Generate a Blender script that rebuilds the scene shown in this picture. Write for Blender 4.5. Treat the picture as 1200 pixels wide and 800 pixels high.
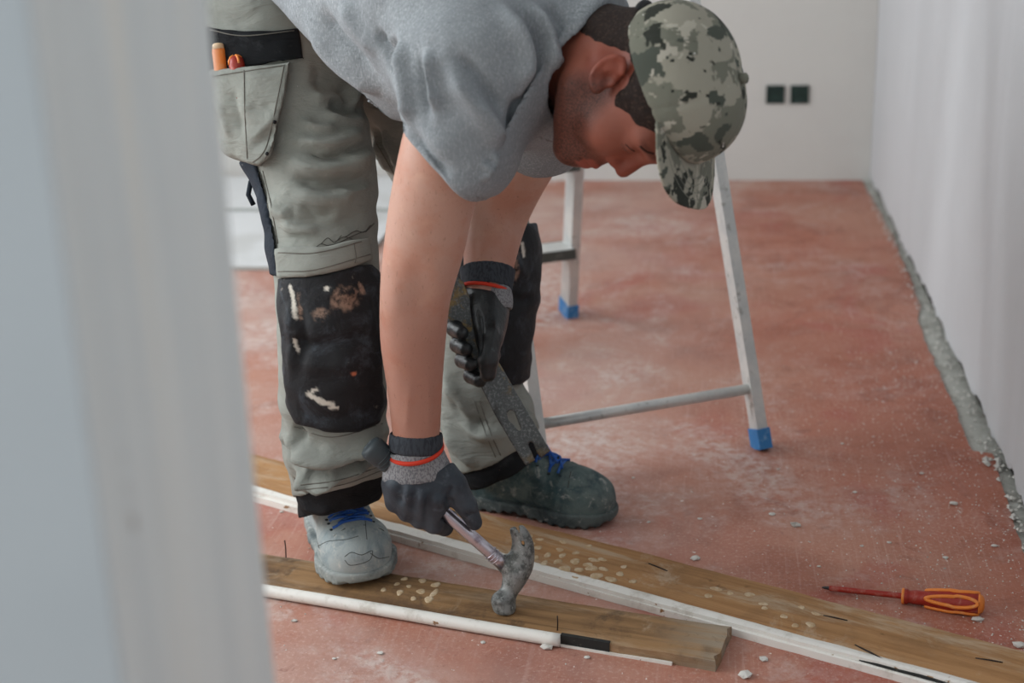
import bpy, bmesh, math, random
import numpy as np
from mathutils import Vector, Matrix
from mathutils.bvhtree import BVHTree

for o in list(bpy.data.objects):
    bpy.data.objects.remove(o)
SC = bpy.context.scene
COL = SC.collection
random.seed(7)
RNG = np.random.default_rng(7)

# ------------------------------------------------------------------ camera
F = 1667.0                       # focal length in pixels of the 1200x800 frame
H = 1.12                         # eye height
_d = np.array([159., 4828., F]); _d /= np.linalg.norm(_d)
_w = np.array([235., -583., F]); _w -= _d * (_w @ _d); _w /= np.linalg.norm(_w)
RW = np.array([np.cross(_w, -_d), _w, -_d])     # camera (right, down, forward) -> world
CO = np.array([0., 0., H])
def ray(px, py): return RW @ np.array([(px - 600) / F, (py - 400) / F, 1.])
def P(px, py, Z): return CO + ray(px, py) * Z
def G(px, py, z=0.): r = ray(px, py); return CO + r * ((z - H) / r[2])
def CV(x, y, z): return RW @ np.array([x, y, z], float)      # camera-frame direction to world
def projn(Q):
    q = (Q - CO) @ RW
    return 600 + F * q[:, 0] / q[:, 2], 400 + F * q[:, 1] / q[:, 2], q[:, 2]

cam = bpy.data.cameras.new('camera'); camo = bpy.data.objects.new('camera', cam); COL.objects.link(camo)
M = Matrix.Identity(4)
for i in range(3):
    M[i][0] = RW[i, 0]; M[i][1] = -RW[i, 1]; M[i][2] = -RW[i, 2]; M[i][3] = CO[i]
camo.matrix_world = M
cam.sensor_width = 36; cam.lens = F / 1200 * 36; cam.clip_start = .02
cam.dof.use_dof = True; cam.dof.focus_distance = 2.13; cam.dof.aperture_fstop = 3.2
SC.camera = camo

# ------------------------------------------------------------------ light
SC.view_settings.view_transform = 'Standard'; SC.view_settings.look = 'None'
SC.view_settings.gamma = 1; SC.view_settings.use_curve_mapping = False
SC.view_settings.exposure = -0.8
world = bpy.data.worlds.new('world'); SC.world = world; world.use_nodes = True
bg = world.node_tree.nodes['Background']; bg.inputs[0].default_value = (.88, .95, 1, 1); bg.inputs[1].default_value = 1.4
def area(name, loc, target, sx, sy, power, col):
    l = bpy.data.lights.new(name, 'AREA'); l.shape = 'RECTANGLE'; l.size = sx; l.size_y = sy; l.energy = power; l.color = col
    o = bpy.data.objects.new(name, l); COL.objects.link(o); o.location = loc
    o.rotation_euler = (Vector(target) - Vector(loc)).to_track_quat('-Z', 'Y').to_euler()
    return o
area('window_daylight_1', (-2.72, 1.75, 1.55), (0, 1.75, 1.2), 1.3, 1.5, 105, (.93, .97, 1))
area('window_daylight_2', (-2.72, 3.75, 1.55), (0, 3.6, 1.0), 1.3, 1.5, 62, (.93, .97, 1))

# ------------------------------------------------------------------ object helpers
def link(o, parent=None, keep=True):
    COL.objects.link(o)
    if parent is not None:
        o.parent = parent
        if keep:
            l = Vector(parent['_w']) if '_w' in parent else Vector((0, 0, 0))
            o.matrix_parent_inverse = Matrix.Translation(-l)
    return o
def thing(name, label, cat, base, group=None):
    o = bpy.data.objects.new(name, None); COL.objects.link(o); o.location = [float(v) for v in base]
    o.empty_display_size = .05
    o['_w'] = [float(v) for v in base]; o['label'] = label; o['category'] = cat
    if group: o['group'] = group
    return o
def tag(o, label, cat, group=None):
    o['label'] = label; o['category'] = cat
    if group: o['group'] = group
    return o
def mesh_obj(name, v, f, m, parent=None, smooth=False):
    me = bpy.data.meshes.new(name)
    me.from_pydata([tuple(map(float, p)) for p in v], [], [tuple(map(int, q)) for q in f]); me.update()
    if smooth:
        me.polygons.foreach_set('use_smooth', [True] * len(me.polygons))
    if m: me.materials.append(m)
    return link(bpy.data.objects.new(name, me), parent)
def bm_obj(name, bm, m, parent=None, smooth=False, bev=0):
    if bev:
        bmesh.ops.bevel(bm, geom=[e for e in bm.edges if len(e.link_faces) == 2 and e.calc_face_angle(0) > .6], offset=bev, segments=2, affect='EDGES', profile=.5)
    bmesh.ops.recalc_face_normals(bm, faces=bm.faces)
    me = bpy.data.meshes.new(name); bm.to_mesh(me); bm.free()
    if smooth:
        me.polygons.foreach_set('use_smooth', [True] * len(me.polygons))
    me.materials.append(m)
    return link(bpy.data.objects.new(name, me), parent)
def box_bm(c, ax, half, bm=None):
    """box: centre c, three axes (rows), half sizes"""
    bm = bm or bmesh.new()
    ax = np.array(ax, float); vs = []
    for i in (-1, 1):
        for j in (-1, 1):
            for k in (-1, 1):
                vs.append(bm.verts.new(np.array(c) + ax[0] * half[0] * i + ax[1] * half[1] * j + ax[2] * half[2] * k))
    for q in ((0, 1, 3, 2), (4, 6, 7, 5), (0, 4, 5, 1), (2, 3, 7, 6), (0, 2, 6, 4), (1, 5, 7, 3)):
        bm.faces.new([vs[i] for i in q])
    return bm
def nrm(v): v = np.array(v, float); return v / np.linalg.norm(v)
def frame(a, up):
    a = nrm(a); u = np.array(up, float); u = nrm(u - a * (u @ a)); return a, u, np.cross(a, u)
def tube(pts, r, n=8, caps=True, rs=None):
    pts = np.array(pts, float); v = []; f = []; m = len(pts)
    t = np.gradient(pts, axis=0); up = np.array([.3, .2, .93])
    for i in range(m):
        a = nrm(t[i])
        if abs(a @ up) > .95: up = np.array([1., .1, 0])
        u = nrm(up - a * (a @ up)); w = np.cross(a, u); up = u
        rr = rs[i] if rs is not None else r
        for k in range(n):
            th = 2 * math.pi * k / n
            v.append(pts[i] + rr * (math.cos(th) * u + math.sin(th) * w))
    for i in range(m - 1):
        for k in range(n):
            k2 = (k + 1) % n
            f.append((i * n + k, i * n + k2, (i + 1) * n + k2, (i + 1) * n + k))
    if caps:
        f.append(tuple(range(n - 1, -1, -1))); f.append(tuple(range((m - 1) * n, m * n)))
    return v, f
def tube_obj(name, pts, r, m, parent=None, n=8, rs=None):
    v, f = tube(pts, r, n, True, rs); return mesh_obj(name, v, f, m, parent, True)
def lathe(base, axis, prof, m, name, parent=None, n=24, up=(.2, .3, .9), sx=1., sy=1.):
    """prof: list (distance along axis, radius)"""
    a, u, w = frame(axis, up); v = []; f = []
    for d, r in prof:
        for k in range(n):
            th = 2 * math.pi * k / n
            v.append(np.array(base) + a * d + r * (sx * math.cos(th) * u + sy * math.sin(th) * w))
    for i in range(len(prof) - 1):
        for k in range(n):
            k2 = (k + 1) % n
            f.append((i * n + k, i * n + k2, (i + 1) * n + k2, (i + 1) * n + k))
    f.append(tuple(range(n - 1, -1, -1))); f.append(tuple(range((len(prof) - 1) * n, len(prof) * n)))
    return mesh_obj(name, v, f, m, parent, True)
def spline(pts, n):
    """Catmull-Rom through rows of pts (any width), n samples per span"""
    p = np.array(pts, float); p = np.vstack([2 * p[0] - p[1], p, 2 * p[-1] - p[-2]]); out = []
    for i in range(1, len(p) - 2):
        for t in np.linspace(0, 1, n, endpoint=False):
            a, b, c, d = p[i - 1], p[i], p[i + 1], p[i + 2]
            out.append(.5 * (2 * b + (c - a) * t + (2 * a - 5 * b + 4 * c - d) * t * t + (3 * b - a - 3 * c + d) * t ** 3))
    out.append(p[-2]); return np.array(out)

# ------------------------------------------------------------------ materials
def lin(r, g, b):
    f = lambda c: (c / 255 / 12.92) if c <= 10 else ((c / 255 + .055) / 1.055) ** 2.4
    return (f(r), f(g), f(b), 1)
class Mt:
    def __init__(s, name, col, rough=.7, metal=0., spec=.4):
        s.m = bpy.data.materials.new(name); s.m.use_nodes = True
        s.nt = s.m.node_tree; s.N = s.nt.nodes; s.L = s.nt.links
        s.b = s.N['Principled BSDF']
        s.b.inputs['Base Color'].default_value = col; s.b.inputs['Roughness'].default_value = rough
        s.b.inputs['Metallic'].default_value = metal; s.b.inputs['Specular IOR Level'].default_value = spec
        s.col = None; s.c0 = col; s.bumpn = None
        s.tc = s.N.new('ShaderNodeTexCoord')
    def coord(s, scale=(1, 1, 1), rot=(0, 0, 0)):
        n = s.N.new('ShaderNodeMapping'); n.inputs['Scale'].default_value = scale; n.inputs['Rotation'].default_value = rot
        s.L.new(s.tc.outputs['Object'], n.inputs[0]); return n.outputs[0]
    def noise(s, scale, detail=4, rough=.55, dist=0., vec=None, off=0.):
        n = s.N.new('ShaderNodeTexNoise'); n.noise_dimensions = '4D' if off else '3D'
        if off: n.inputs['W'].default_value = off
        n.inputs['Scale'].default_value = scale; n.inputs['Detail'].default_value = detail
        n.inputs['Roughness'].default_value = rough; n.inputs['Distortion'].default_value = dist
        s.L.new(vec if vec else s.tc.outputs['Object'], n.inputs['Vector']); return n.outputs[0]
    def voronoi(s, scale, vec=None, feature='F1'):
        n = s.N.new('ShaderNodeTexVoronoi'); n.inputs['Scale'].default_value = scale; n.feature = feature
        s.L.new(vec if vec else s.tc.outputs['Object'], n.inputs['Vector']); return n
    def ramp(s, src, lo, hi, a=0., b=1.):
        n = s.N.new('ShaderNodeMapRange'); n.interpolation_type = 'SMOOTHSTEP'
        n.inputs[1].default_value = lo; n.inputs[2].default_value = hi; n.inputs[3].default_value = a; n.inputs[4].default_value = b
        s.L.new(src, n.inputs[0]); return n.outputs[0]
    def mul(s, a, b, op='MULTIPLY'):
        n = s.N.new('ShaderNodeMath'); n.operation = op; n.use_clamp = True
        for i, x in enumerate((a, b)):
            if isinstance(x, (int, float)): n.inputs[i].default_value = x
            else: s.L.new(x, n.inputs[i])
        return n.outputs[0]
    def over(s, col, fac, mode='MIX'):
        n = s.N.new('ShaderNodeMix'); n.data_type = 'RGBA'; n.blend_type = mode
        if isinstance(fac, (int, float)): n.inputs[0].default_value = fac
        else: s.L.new(fac, n.inputs[0])
        if s.col is None: n.inputs[6].default_value = s.c0
        else: s.L.new(s.col, n.inputs[6])
        n.inputs[7].default_value = col
        s.col = n.outputs[2]; s.L.new(s.col, s.b.inputs['Base Color']); return s
    def attr(s, name, comp=None):
        n = s.N.new('ShaderNodeAttribute'); n.attribute_name = name
        if comp is None: return n.outputs['Fac']
        sp = s.N.new('ShaderNodeSeparateColor'); s.L.new(n.outputs['Color'], sp.inputs[0]); return sp.outputs[comp]
    def bump(s, src, strength, dist=.01):
        n = s.N.new('ShaderNodeBump'); n.inputs['Strength'].default_value = strength; n.inputs['Distance'].default_value = dist
        s.L.new(src, n.inputs['Height'])
        if s.bumpn: s.L.new(s.bumpn, n.inputs['Normal'])
        s.bumpn = n.outputs[0]; s.L.new(s.bumpn, s.b.inputs['Normal']); return s
    def rough(s, src):
        s.L.new(src, s.b.inputs['Roughness']); return s

# --- room
m = Mt('red_floor_paint', lin(166, 96, 72), .58, 0, .4)
big = m.noise(1.3, 5, .6); mid = m.noise(5.5, 6, .65, .6); fine = m.noise(42, 6, .7)
m.over(lin(146, 80, 60), m.ramp(mid, .44, .68))
m.over(lin(182, 134, 112), m.mul(m.ramp(big, .40, .66), .6))
m.over(lin(160, 72, 58), m.mul(m.ramp(m.noise(3.1, 3, .5, 1.2, off=3.), .56, .66), .55))
st = m.noise(1, 5, .6, 0, m.coord((55, 1.6, 1), (0, 0, .03)))
m.over(lin(190, 150, 140), m.mul(m.mul(m.ramp(st, .56, .76), .45), m.ramp(m.noise(2.2, 4, .6, 0, None, 21.), .42, .62)))
st2 = m.noise(1, 4, .65, .2, m.coord((150, 5, 1), (0, 0, -.05)), 7.)
m.over(lin(196, 160, 148), m.mul(m.mul(m.ramp(st2, .52, .70), .45), m.ramp(m.noise(3.2, 4, .6, 0, None, 27.), .40, .60)))
m.over(lin(118, 58, 44), m.mul(m.ramp(m.noise(13, 7, .75, .8, None, 41.), .55, .68), .5))
dust = m.mul(m.ramp(m.noise(2.6, 7, .72, .8, off=9.), .46, .68), m.ramp(fine, .36, .60))
sxf = m.N.new('ShaderNodeSeparateXYZ'); m.L.new(m.tc.outputs['Object'], sxf.inputs[0]); wear = m.ramp(sxf.outputs[0], .30, -.45, .05, 1.)
m.over(lin(190, 168, 158), m.mul(m.mul(m.ramp(m.noise(1.1, 6, .65, .4, None, 33.), .34, .62), wear), .62))
m.over(lin(208, 196, 190), m.mul(m.mul(dust, .85), m.ramp(sxf.outputs[0], .5, -.3, .45, 1.)))
m.over(lin(206, 178, 166), m.mul(m.mul(m.ramp(m.noise(150, 5, .7, 0, None, 51.), .50, .66), .5), m.ramp(m.noise(4, 5, .65, 0, None, 53.), .36, .6, .25, 1.)))
m.over(lin(112, 54, 42), m.mul(m.ramp(m.noise(85, 5, .7, 0, None, 57.), .56, .70), .45))
sp = m.noise(95, 2, .5, off=5.)
m.over(lin(222, 212, 205), m.ramp(sp, .68, .74))
m.over(lin(112, 46, 38), m.mul(m.ramp(m.noise(7, 8, .8, 2., off=14.), .60, .68), .45))
m.bump(fine, .25, .004); m.bump(dust, .2, .003); m.rough(m.ramp(mid, .2, .8, .42, .66))
FLOOR = m.m
m = Mt('cement_screed', lin(186, 186, 178), .9)
m.over(lin(138, 136, 126), m.mul(m.ramp(m.noise(18, 6, .7), .48, .68), .8)); m.over(lin(205, 205, 200), m.ramp(m.noise(30, 5, .7, off=2.), .55, .7))
m.bump(m.noise(60, 6, .7), .6, .01); SCREED = m.m
def wallmat(name, col, col2):
    m = Mt(name, col, .9, 0, .2)
    m.over(col2, m.mul(m.ramp(m.noise(2.2, 5, .6), .42, .68), .6))
    m.over(lin(202, 204, 207), m.mul(m.ramp(m.noise(1, 4, .5, 0, m.coord((5, 5, .5))), .55, .75), .4))
    m.bump(m.noise(25, 6, .6), .12, .01); return m.m
WALL = wallmat('white_plaster', lin(194, 196, 198), lin(188, 190, 192))
WALLB = wallmat('back_plaster', lin(204, 203, 198), lin(197, 195, 191))
m = Mt('jamb_plaster', lin(237, 240, 236), .85, 0, .2)
m.over(lin(226, 231, 229), m.ramp(m.noise(1, 5, .6, .3, m.coord((26, 26, 1.2))), .42, .68))
m.over(lin(240, 238, 228), m.mul(m.ramp(m.noise(1, 4, .6, 0, m.coord((40, 40, .8)), 3.), .50, .68), .8))
m.over(lin(146, 124, 98), m.mul(m.ramp(m.noise(26, 4, .6, 0, m.coord((1.6, 1.6, .55)), 6.), .66, .74), .75))
m.bump(m.noise(20, 5, .6), .2, .01); JAMB = m.m
m = Mt('rubble_gap', lin(52, 50, 46), .95); m.over(lin(120, 116, 106), m.ramp(m.noise(40, 6, .7), .5, .7)); m.bump(m.noise(70, 5, .7), .8, .01); GAP = m.m
m = Mt('plaster_crumb', lin(206, 203, 196), .95); m.over(lin(150, 145, 136), m.ramp(m.noise(60, 5, .7), .5, .7)); CRUMB = m.m
m = Mt('socket_box_plastic', lin(24, 44, 40), .6); m.over(lin(40, 62, 56), m.ramp(m.noise(60, 4, .6), .45, .65)); SOCK = m.m
m = Mt('plasterboard_paper', lin(206, 207, 207), .9); m.over(lin(190, 190, 188), m.ramp(m.noise(3, 5, .6), .45, .65)); SHEET = m.m
SHEETE = Mt('plasterboard_edge', lin(168, 170, 166), .9).m

# ------------------------------------------------------------------ room
XW, YB, XL = .556, 4.965, -2.8      # right wall, back wall, left wall
def struct(o): o['kind'] = 'structure'; return o
def boxmm(name, lo, hi, mt, parent=None):
    lo = np.array(lo, float); hi = np.array(hi, float)
    return bm_obj(name, box_bm((lo + hi) / 2, np.eye(3), (hi - lo) / 2), mt, parent)
Y1, Y2, XJ = .60, .825, -.293         # doorway wall: near face, far face, jamb
floor = struct(boxmm('floor', (XL, -1.5, -.10), (XW + .1, YB + .1, -.004), SCREED))
# red painted covering with a torn edge along the right wall
edge = [(-1.5, .53), (1.7, .532), (2.05, .527), (2.2, .526), (2.4, .538), (2.60, .550), (2.612, .512), (2.9, .514), (3.2, .512), (3.4, .513), (3.52, .535), (3.9, .545), (4.3, .546), (4.6, .538), (YB, .528)]
ev = []
for (ya, xa), (yb, xb) in zip(edge[:-1], edge[1:]):
    n = max(2, int((yb - ya) / .03))
    for i in range(n):
        t = i / n; ev.append((xa + (xb - xa) * t + random.uniform(-.003, .003), ya + (yb - ya) * t))
ev.append((edge[-1][1], YB))
v = []; f = []
for i, (x, y) in enumerate(ev):
    v += [(XL, y, 0), (x, y, 0), (x, y, -.0045)]
for i in range(len(ev) - 1):
    a = 3 * i; f += [(a, a + 1, a + 4, a + 3), (a + 1, a + 2, a + 5, a + 4)]
cov = mesh_obj('floor_covering', v, f, FLOOR, floor)
wr = struct(boxmm('wall_right', (XW + .012, -1.5, -.004), (XW + .15, YB + .1, 2.6), GAP))
# plaster coat with ragged lower edge
v = []; f = []
ys = np.arange(-1.5, YB, .018)
zr = 0
for i, y in enumerate(ys):
    zr = .6 * zr + random.uniform(-.004, .006)
    gap = .006
    if 3.42 < y < 3.95: gap = .022
    elif 2.55 < y < 3.42: gap = .012 + .008 * math.sin(y * 23)
    elif y < 2.55: gap = .016 + .010 * math.sin(y * 31) + .006 * math.sin(y * 77)
    elif y > 4.15 and y < 4.75: gap = .016
    z = max(.001, gap + zr)
    v += [(XW + .013, y, 2.6), (XW, y, 2.6), (XW, y, z + .012), (XW + .002, y, z), (XW + .013, y, z + .002)]
for i in range(len(ys) - 1):
    a = 5 * i
    for k in range(4): f.append((a + k, a + k + 1, a + k + 6, a + k + 5))
mesh_obj('plaster_coat', v, f, WALL, wr)
struct(boxmm('wall_back', (XL - .1, YB, -.004), (XW + .15, YB + .12, 2.6), WALLB))
wf = struct(boxmm('wall_front', (XL - .1, Y1, -.004), (XJ, Y2, 2.6), JAMB))
m = Mt('smooth_paint_light_evened', lin(215, 223, 225), .8, 0, .25); m.over(lin(209, 217, 219), m.ramp(m.noise(2.5, 4, .6), .4, .7)); FACE = m.m  # smooth bluish finish, greyed to offset the stronger light on this face
boxmm('painted_face_evened', (XL - .1, Y1 - .004, -.004), (XJ - .0005, Y1, 2.6), FACE, wf)
# wear along the jamb: small filled patches proud of the plaster
lint = struct(boxmm('trim_1', (XJ, Y1, 2.12), (XW, Y2, 2.6), WALL))
struct(boxmm('ceiling', (XL - .1, Y1, 2.6), (XW + .15, YB + .1, 2.7), WALL))
# left wall with two window openings
bmw = bmesh.new()
def addb(lo, hi):
    lo = np.array(lo, float); hi = np.array(hi, float); box_bm((lo + hi) / 2, np.eye(3), (hi - lo) / 2, bmw)
wins = [(1.05, 2.45), (3.05, 4.45)]
addb((XL - .2, Y2, 0), (XL, YB, .78)); addb((XL - .2, Y2, 2.32), (XL, YB, 2.6))
for a, b in ((Y2, wins[0][0]), (wins[0][1], wins[1][0]), (wins[1][1], YB)): addb((XL - .2, a, .78), (XL, b, 2.32))
struct(bm_obj('wall_left', bmw, WALL))
WF = Mt('window_frame_white', lin(225, 225, 225), .4).m
for n, (a, b) in enumerate(wins):
    bmf = bmesh.new()
    for (y0, y1, z0, z1) in ((a, a + .06, .78, 2.32), (b - .06, b, .78, 2.32), (a + .06, b - .06, .78, .84), (a + .06, b - .06, 2.26, 2.32), ((a + b) / 2 - .03, (a + b) / 2 + .03, .84, 2.26)):
        lo = np.array((XL - .14, y0, z0)); hi = np.array((XL - .08, y1, z1)); box_bm((lo + hi) / 2, np.eye(3), (hi - lo) / 2, bmf)
    struct(bm_obj('window_%d' % (n + 1), bmf, WF))

# sockets in the back wall
for px, lab in ((908.5, 'dark green empty socket box further from the corner of the rear wall'), (937, 'dark green empty socket box closer to the corner of the rear wall')):
    r = ray(px, 110.5); c = CO + r * ((YB) / r[1])
    t = thing('socket_box', lab, 'socket', c, 'socket boxes in the rear wall')
    bmf = bmesh.new(); w = .027
    for dx, dz, hx, hz in ((-w, 0, .004, w + .004), (w, 0, .004, w + .004), (0, -w, w, .004), (0, w, w, .004)):
        box_bm(c + np.array([dx, -.003, dz]), np.eye(3), (hx, .0035, hz), bmf)
    bm_obj('rim', bmf, SOCK, t)
    bm_obj('back_plate', box_bm(c + np.array([0, -.0015, 0]), np.eye(3), (w, .0014, w)), SOCK, t)
    for dx in (-.009, .009):
        bm_obj('screw_boss', box_bm(c + np.array([dx, -.004, .004]), np.eye(3), (.003, .002, .008)), SOCK, t, bev=.001)

# plasterboard sheets on the floor at the back left
def sheet(name, lab, x1, y0, y1, z0, th, sk=0.):
    lo = np.array((-2.5, y0, z0)); hi = np.array((x1, y1, z0 + th))
    t = thing(name, lab, 'plasterboard', ((lo[0] + hi[0]) / 2, (y0 + y1) / 2, z0), 'plasterboard sheets on the floor')
    rot = np.array([[math.cos(sk), math.sin(sk), 0], [-math.sin(sk), math.cos(sk), 0], [0, 0, 1]])
    c = (lo + hi) / 2; hf = (hi - lo) / 2
    bm_obj('board_core', box_bm(c, rot, (hf[0], hf[1], hf[2] - .0008)), SHEETE, t)
    bm_obj('paper_face', box_bm(c + np.array([0, 0, hf[2] - .0004]), rot, (hf[0] - .001, hf[1] - .001, .0004)), SHEET, t)
sheet('plasterboard_sheet', 'pale plasterboard sheet lying lowest on the floor by the rear wall', -.985, 3.80, 4.90, 0.0, .0125)
sheet('plasterboard_sheet', 'pale plasterboard sheet lying on top of another sheet by the rear wall', -1.03, 4.45, 4.93, .0127, .0125, .0)

# ------------------------------------------------------------------ prop materials
def wood(name, c1, c2, c3, along, stain=.5, pale=.5, end=None):
    """bare old softwood, grain running along the world direction 'along' in plan"""
    a = math.atan2(along[1], along[0])
    m = Mt(name, lin(*c1), .8, 0, .25)
    g = m.coord((1, 1, 1), (0, 0, -a))
    st = m.N.new('ShaderNodeMapping'); st.inputs['Scale'].default_value = (2.2, 42, 42); m.L.new(g, st.inputs[0])
    gr = m.noise(1, 7, .65, .8, st.outputs[0])
    m.over(lin(*c2), m.ramp(gr, .40, .68))
    m.over(lin(*c3), m.mul(m.ramp(m.noise(6, 6, .65, .5), .48, .68), stain))
    m.over(lin(196, 180, 158), m.mul(m.ramp(m.noise(9, 7, .75, .6, off=4.), .56, .72), .55))
    m.over(lin(60, 44, 32), m.mul(m.ramp(m.noise(24, 5, .6, 0, off=8.), .62, .72), .6))
    st2 = m.N.new('ShaderNodeMapping'); st2.inputs['Scale'].default_value = (3.5, 16, 16); m.L.new(g, st2.inputs[0])
    m.over(lin(188, 168, 142), m.mul(m.ramp(m.noise(1, 6, .7, .5, st2.outputs[0], 17.), .50, .66), pale))
    if end is not None:
        sx = m.N.new('ShaderNodeSeparateXYZ'); m.L.new(m.tc.outputs['Object'], sx.inputs[0])
        m.over(lin(158, 146, 128), m.mul(m.ramp(sx.outputs[0], end - .15, end - .01), m.ramp(gr, .35, .55, .15, .8)))
        m.over(lin(70, 56, 44), m.mul(m.ramp(m.noise(9, 6, .7, .6, None, 31.), .52, .62), .6))
    m.bump(gr, .35, .004); m.bump(m.noise(180, 3, .6), .15, .002); return m.m
def paint(name, c, chip):
    m = Mt(name, lin(*c), .5, 0, .4)
    m.over(lin(170, 160, 145), m.mul(m.ramp(m.noise(28, 5, .7), .50, .72), .5))
    m.over(lin(*chip), m.ramp(m.noise(46, 4, .6, .4, off=5.), .655, .69)); m.bump(m.noise(60, 5, .6), .3, .003); return m.m
PAINT = paint('old_white_paint', (226, 223, 216), (140, 104, 66))
GLUE = Mt('pale_glue', lin(180, 152, 116), .7); GLUE.over(lin(200, 180, 152), GLUE.ramp(GLUE.noise(120, 4, .7), .4, .65)); GLUE = GLUE.m
DARKP = Mt('black_tar', lin(38, 38, 36), .85); DARKP.over(lin(84, 80, 72), DARKP.ramp(DARKP.noise(90, 5, .7), .55, .7)); DARKP = DARKP.m
NAIL = Mt('rusty_nail', lin(48, 38, 34), .6, .5).m

# ------------------------------------------------------------------ boards
def plank(name, parent, a, b, wdt, th, mt, z0=0., nx=90, ny=10, jag=.0015, seed=1, lift=0.):
    """gridded plank from a to b (front bottom edge), width towards +y side"""
    a = np.array([a[0], a[1], z0]); b = np.array([b[0], b[1], z0])
    x, y, z = nrm(b - a), None, np.array([0, 0, 1.]); y = np.cross(z, x); L = np.linalg.norm(b - a)
    rng = np.random.default_rng(seed); v = []; f = []
    ring = [(j / ny, 0) for j in range(ny + 1)] + [(1 - j / ny, 1) for j in range(ny + 1)]
    n = len(ring)
    jf = np.cumsum(rng.normal(0, jag, nx + 1)); jf -= np.linspace(jf[0], jf[-1], nx + 1); jb = np.cumsum(rng.normal(0, jag, nx + 1)); jb -= np.linspace(jb[0], jb[-1], nx + 1)
    for i in range(nx + 1):
        s = i / nx
        for (t, top) in ring:
            e = .0012 if (t in (0, 1)) else 0
            yy = t * wdt + (1 - t) * jf[i] * .35 + t * jb[i] * .35
            zz = top * (th - e + .0006 * math.sin(t * 9 + s * 5) + lift * s)
            endj = .003 * math.sin(t * 17 + seed) + .002 * math.sin(t * 41)
            v.append(a + x * (s * L + (endj if i == nx else 0)) + y * yy + z * zz)
    for i in range(nx):
        for k in range(n):
            k2 = (k + 1) % n; f.append((i * n + k, (i + 1) * n + k, (i + 1) * n + k2, i * n + k2))
    f.append(tuple(range(n))); f.append(tuple(range(nx * n + n - 1, nx * n - 1, -1)))
    return mesh_obj(name, v, f, mt, parent), (a, x, y, z, L)
def blob(name, c, rx, ry, hz, mt, parent, xd, seed):
    rng = np.random.default_rng(seed); n = 12; v = []; xd = nrm(xd); yd = np.cross([0, 0, 1], xd)
    ph = rng.uniform(0, 6, 3)
    for q, zz in ((1, -.0006), (.93, hz * .7), (.6, hz)):
        for k in range(n):
            th = 2 * math.pi * k / n; w = 1 + .13 * math.sin(2 * th + ph[0]) + .1 * math.sin(3 * th + ph[1])
            v.append(np.array(c) + xd * rx * q * w * math.cos(th) + yd * ry * q * w * math.sin(th) + np.array([0, 0, zz]))
    f = [(i * n + k, i * n + (k + 1) % n, (i + 1) * n + (k + 1) % n, (i + 1) * n + k) for i in range(2) for k in range(n)] + [tuple(range(2 * n, 3 * n))]
    return mesh_obj(name, v, f, mt, parent, True)

TH = .019
nA, nB = np.array([-1.12, 2.0535]), np.array([.02, 1.789])
W1 = wood('dark_old_wood', (146, 112, 76), (110, 82, 54), (84, 64, 48), nB - nA, .75, .35, .06)
bN = thing('skirting_board', 'dark brown old board with white painted bead under the hammer head', 'board', (-.45, 1.95, 0))
plank('plank', bN, nA, nB, .099, TH, W1, seed=3)
dN = nrm(np.append(nB - nA, 0)); pN = np.cross([0, 0, 1], dN)
# white half-round bead along the front edge as far as the break
def along(A, B, px, z=0.):                       # parameter along a front edge line for a pixel
    g = G(px[0], px[1], z)[:2]; d = (B - A) / np.linalg.norm(B - A); return (g - A) @ d
sb = along(nA, nB, (657, 757)); n0 = np.append(nA, 0)
pts = [n0 + dN * s - pN * .0022 + np.array([0, 0, .0105 + .0005 * math.sin(s * 13)]) for s in np.linspace(0, sb, 60)]
bead = tube_obj('bead', pts, .0102, PAINT, bN, 10); bead['label'] = 'white painted rounded bead'
sp0 = along(nA, nB, (714, 767))
bm = box_bm(n0 + dN * (sb + sp0) / 2 + pN * .0015 + np.array([0, 0, .0095]), (dN, pN, [0, 0, 1]), ((sp0 - sb) / 2, .0035, .0099)); bm_obj('tar_patch', bm, DARKP, bN, bev=.002)
bm = box_bm(n0 + dN * (sb + .085) - pN * .0012 + np.array([0, 0, .0022]), (dN, pN, [0, 0, 1]), (.085, .0022, .0021)); bm_obj('paint_lip', bm, PAINT, bN)
def spots(lst, parent, axis, mt=GLUE, z=TH, k=1.0):
    for i, (px, py, rx, ry) in enumerate(lst):
        c = G(px, py, z); blob('glue_spot', c + np.array([0, 0, -.0004]), rx * k, ry * k, .0013, mt, parent, axis, i + int(px))
zs = lambda lst, x0, y0, s: [(x0 + a / s, y0 + b / s, r1, r2) for a, b, r1, r2 in lst]
spots(zs([(415, 555, .005, .006), (425, 583, .006, .009), (440, 537, .005, .006), (470, 603, .005, .006), (495, 580, .008, .009), (500, 543, .007, .007), (545, 557, .007, .009), (522, 606, .007, .011), (540, 585, .006, .013), (370, 574, .005, .006), (455, 563, .005, .005)], 320, 490, 2.857), bN, dN)
for px, py, h in ((335, 652, .030), (653, 738, .024)):
    c = G(px, py, TH); tube_obj('nail', [c - np.array([0, 0, .004]), c + np.array([.001, 0, h * .5]), c + np.array([.0006, 0, h])], .0011, NAIL, bN, 6)

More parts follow.
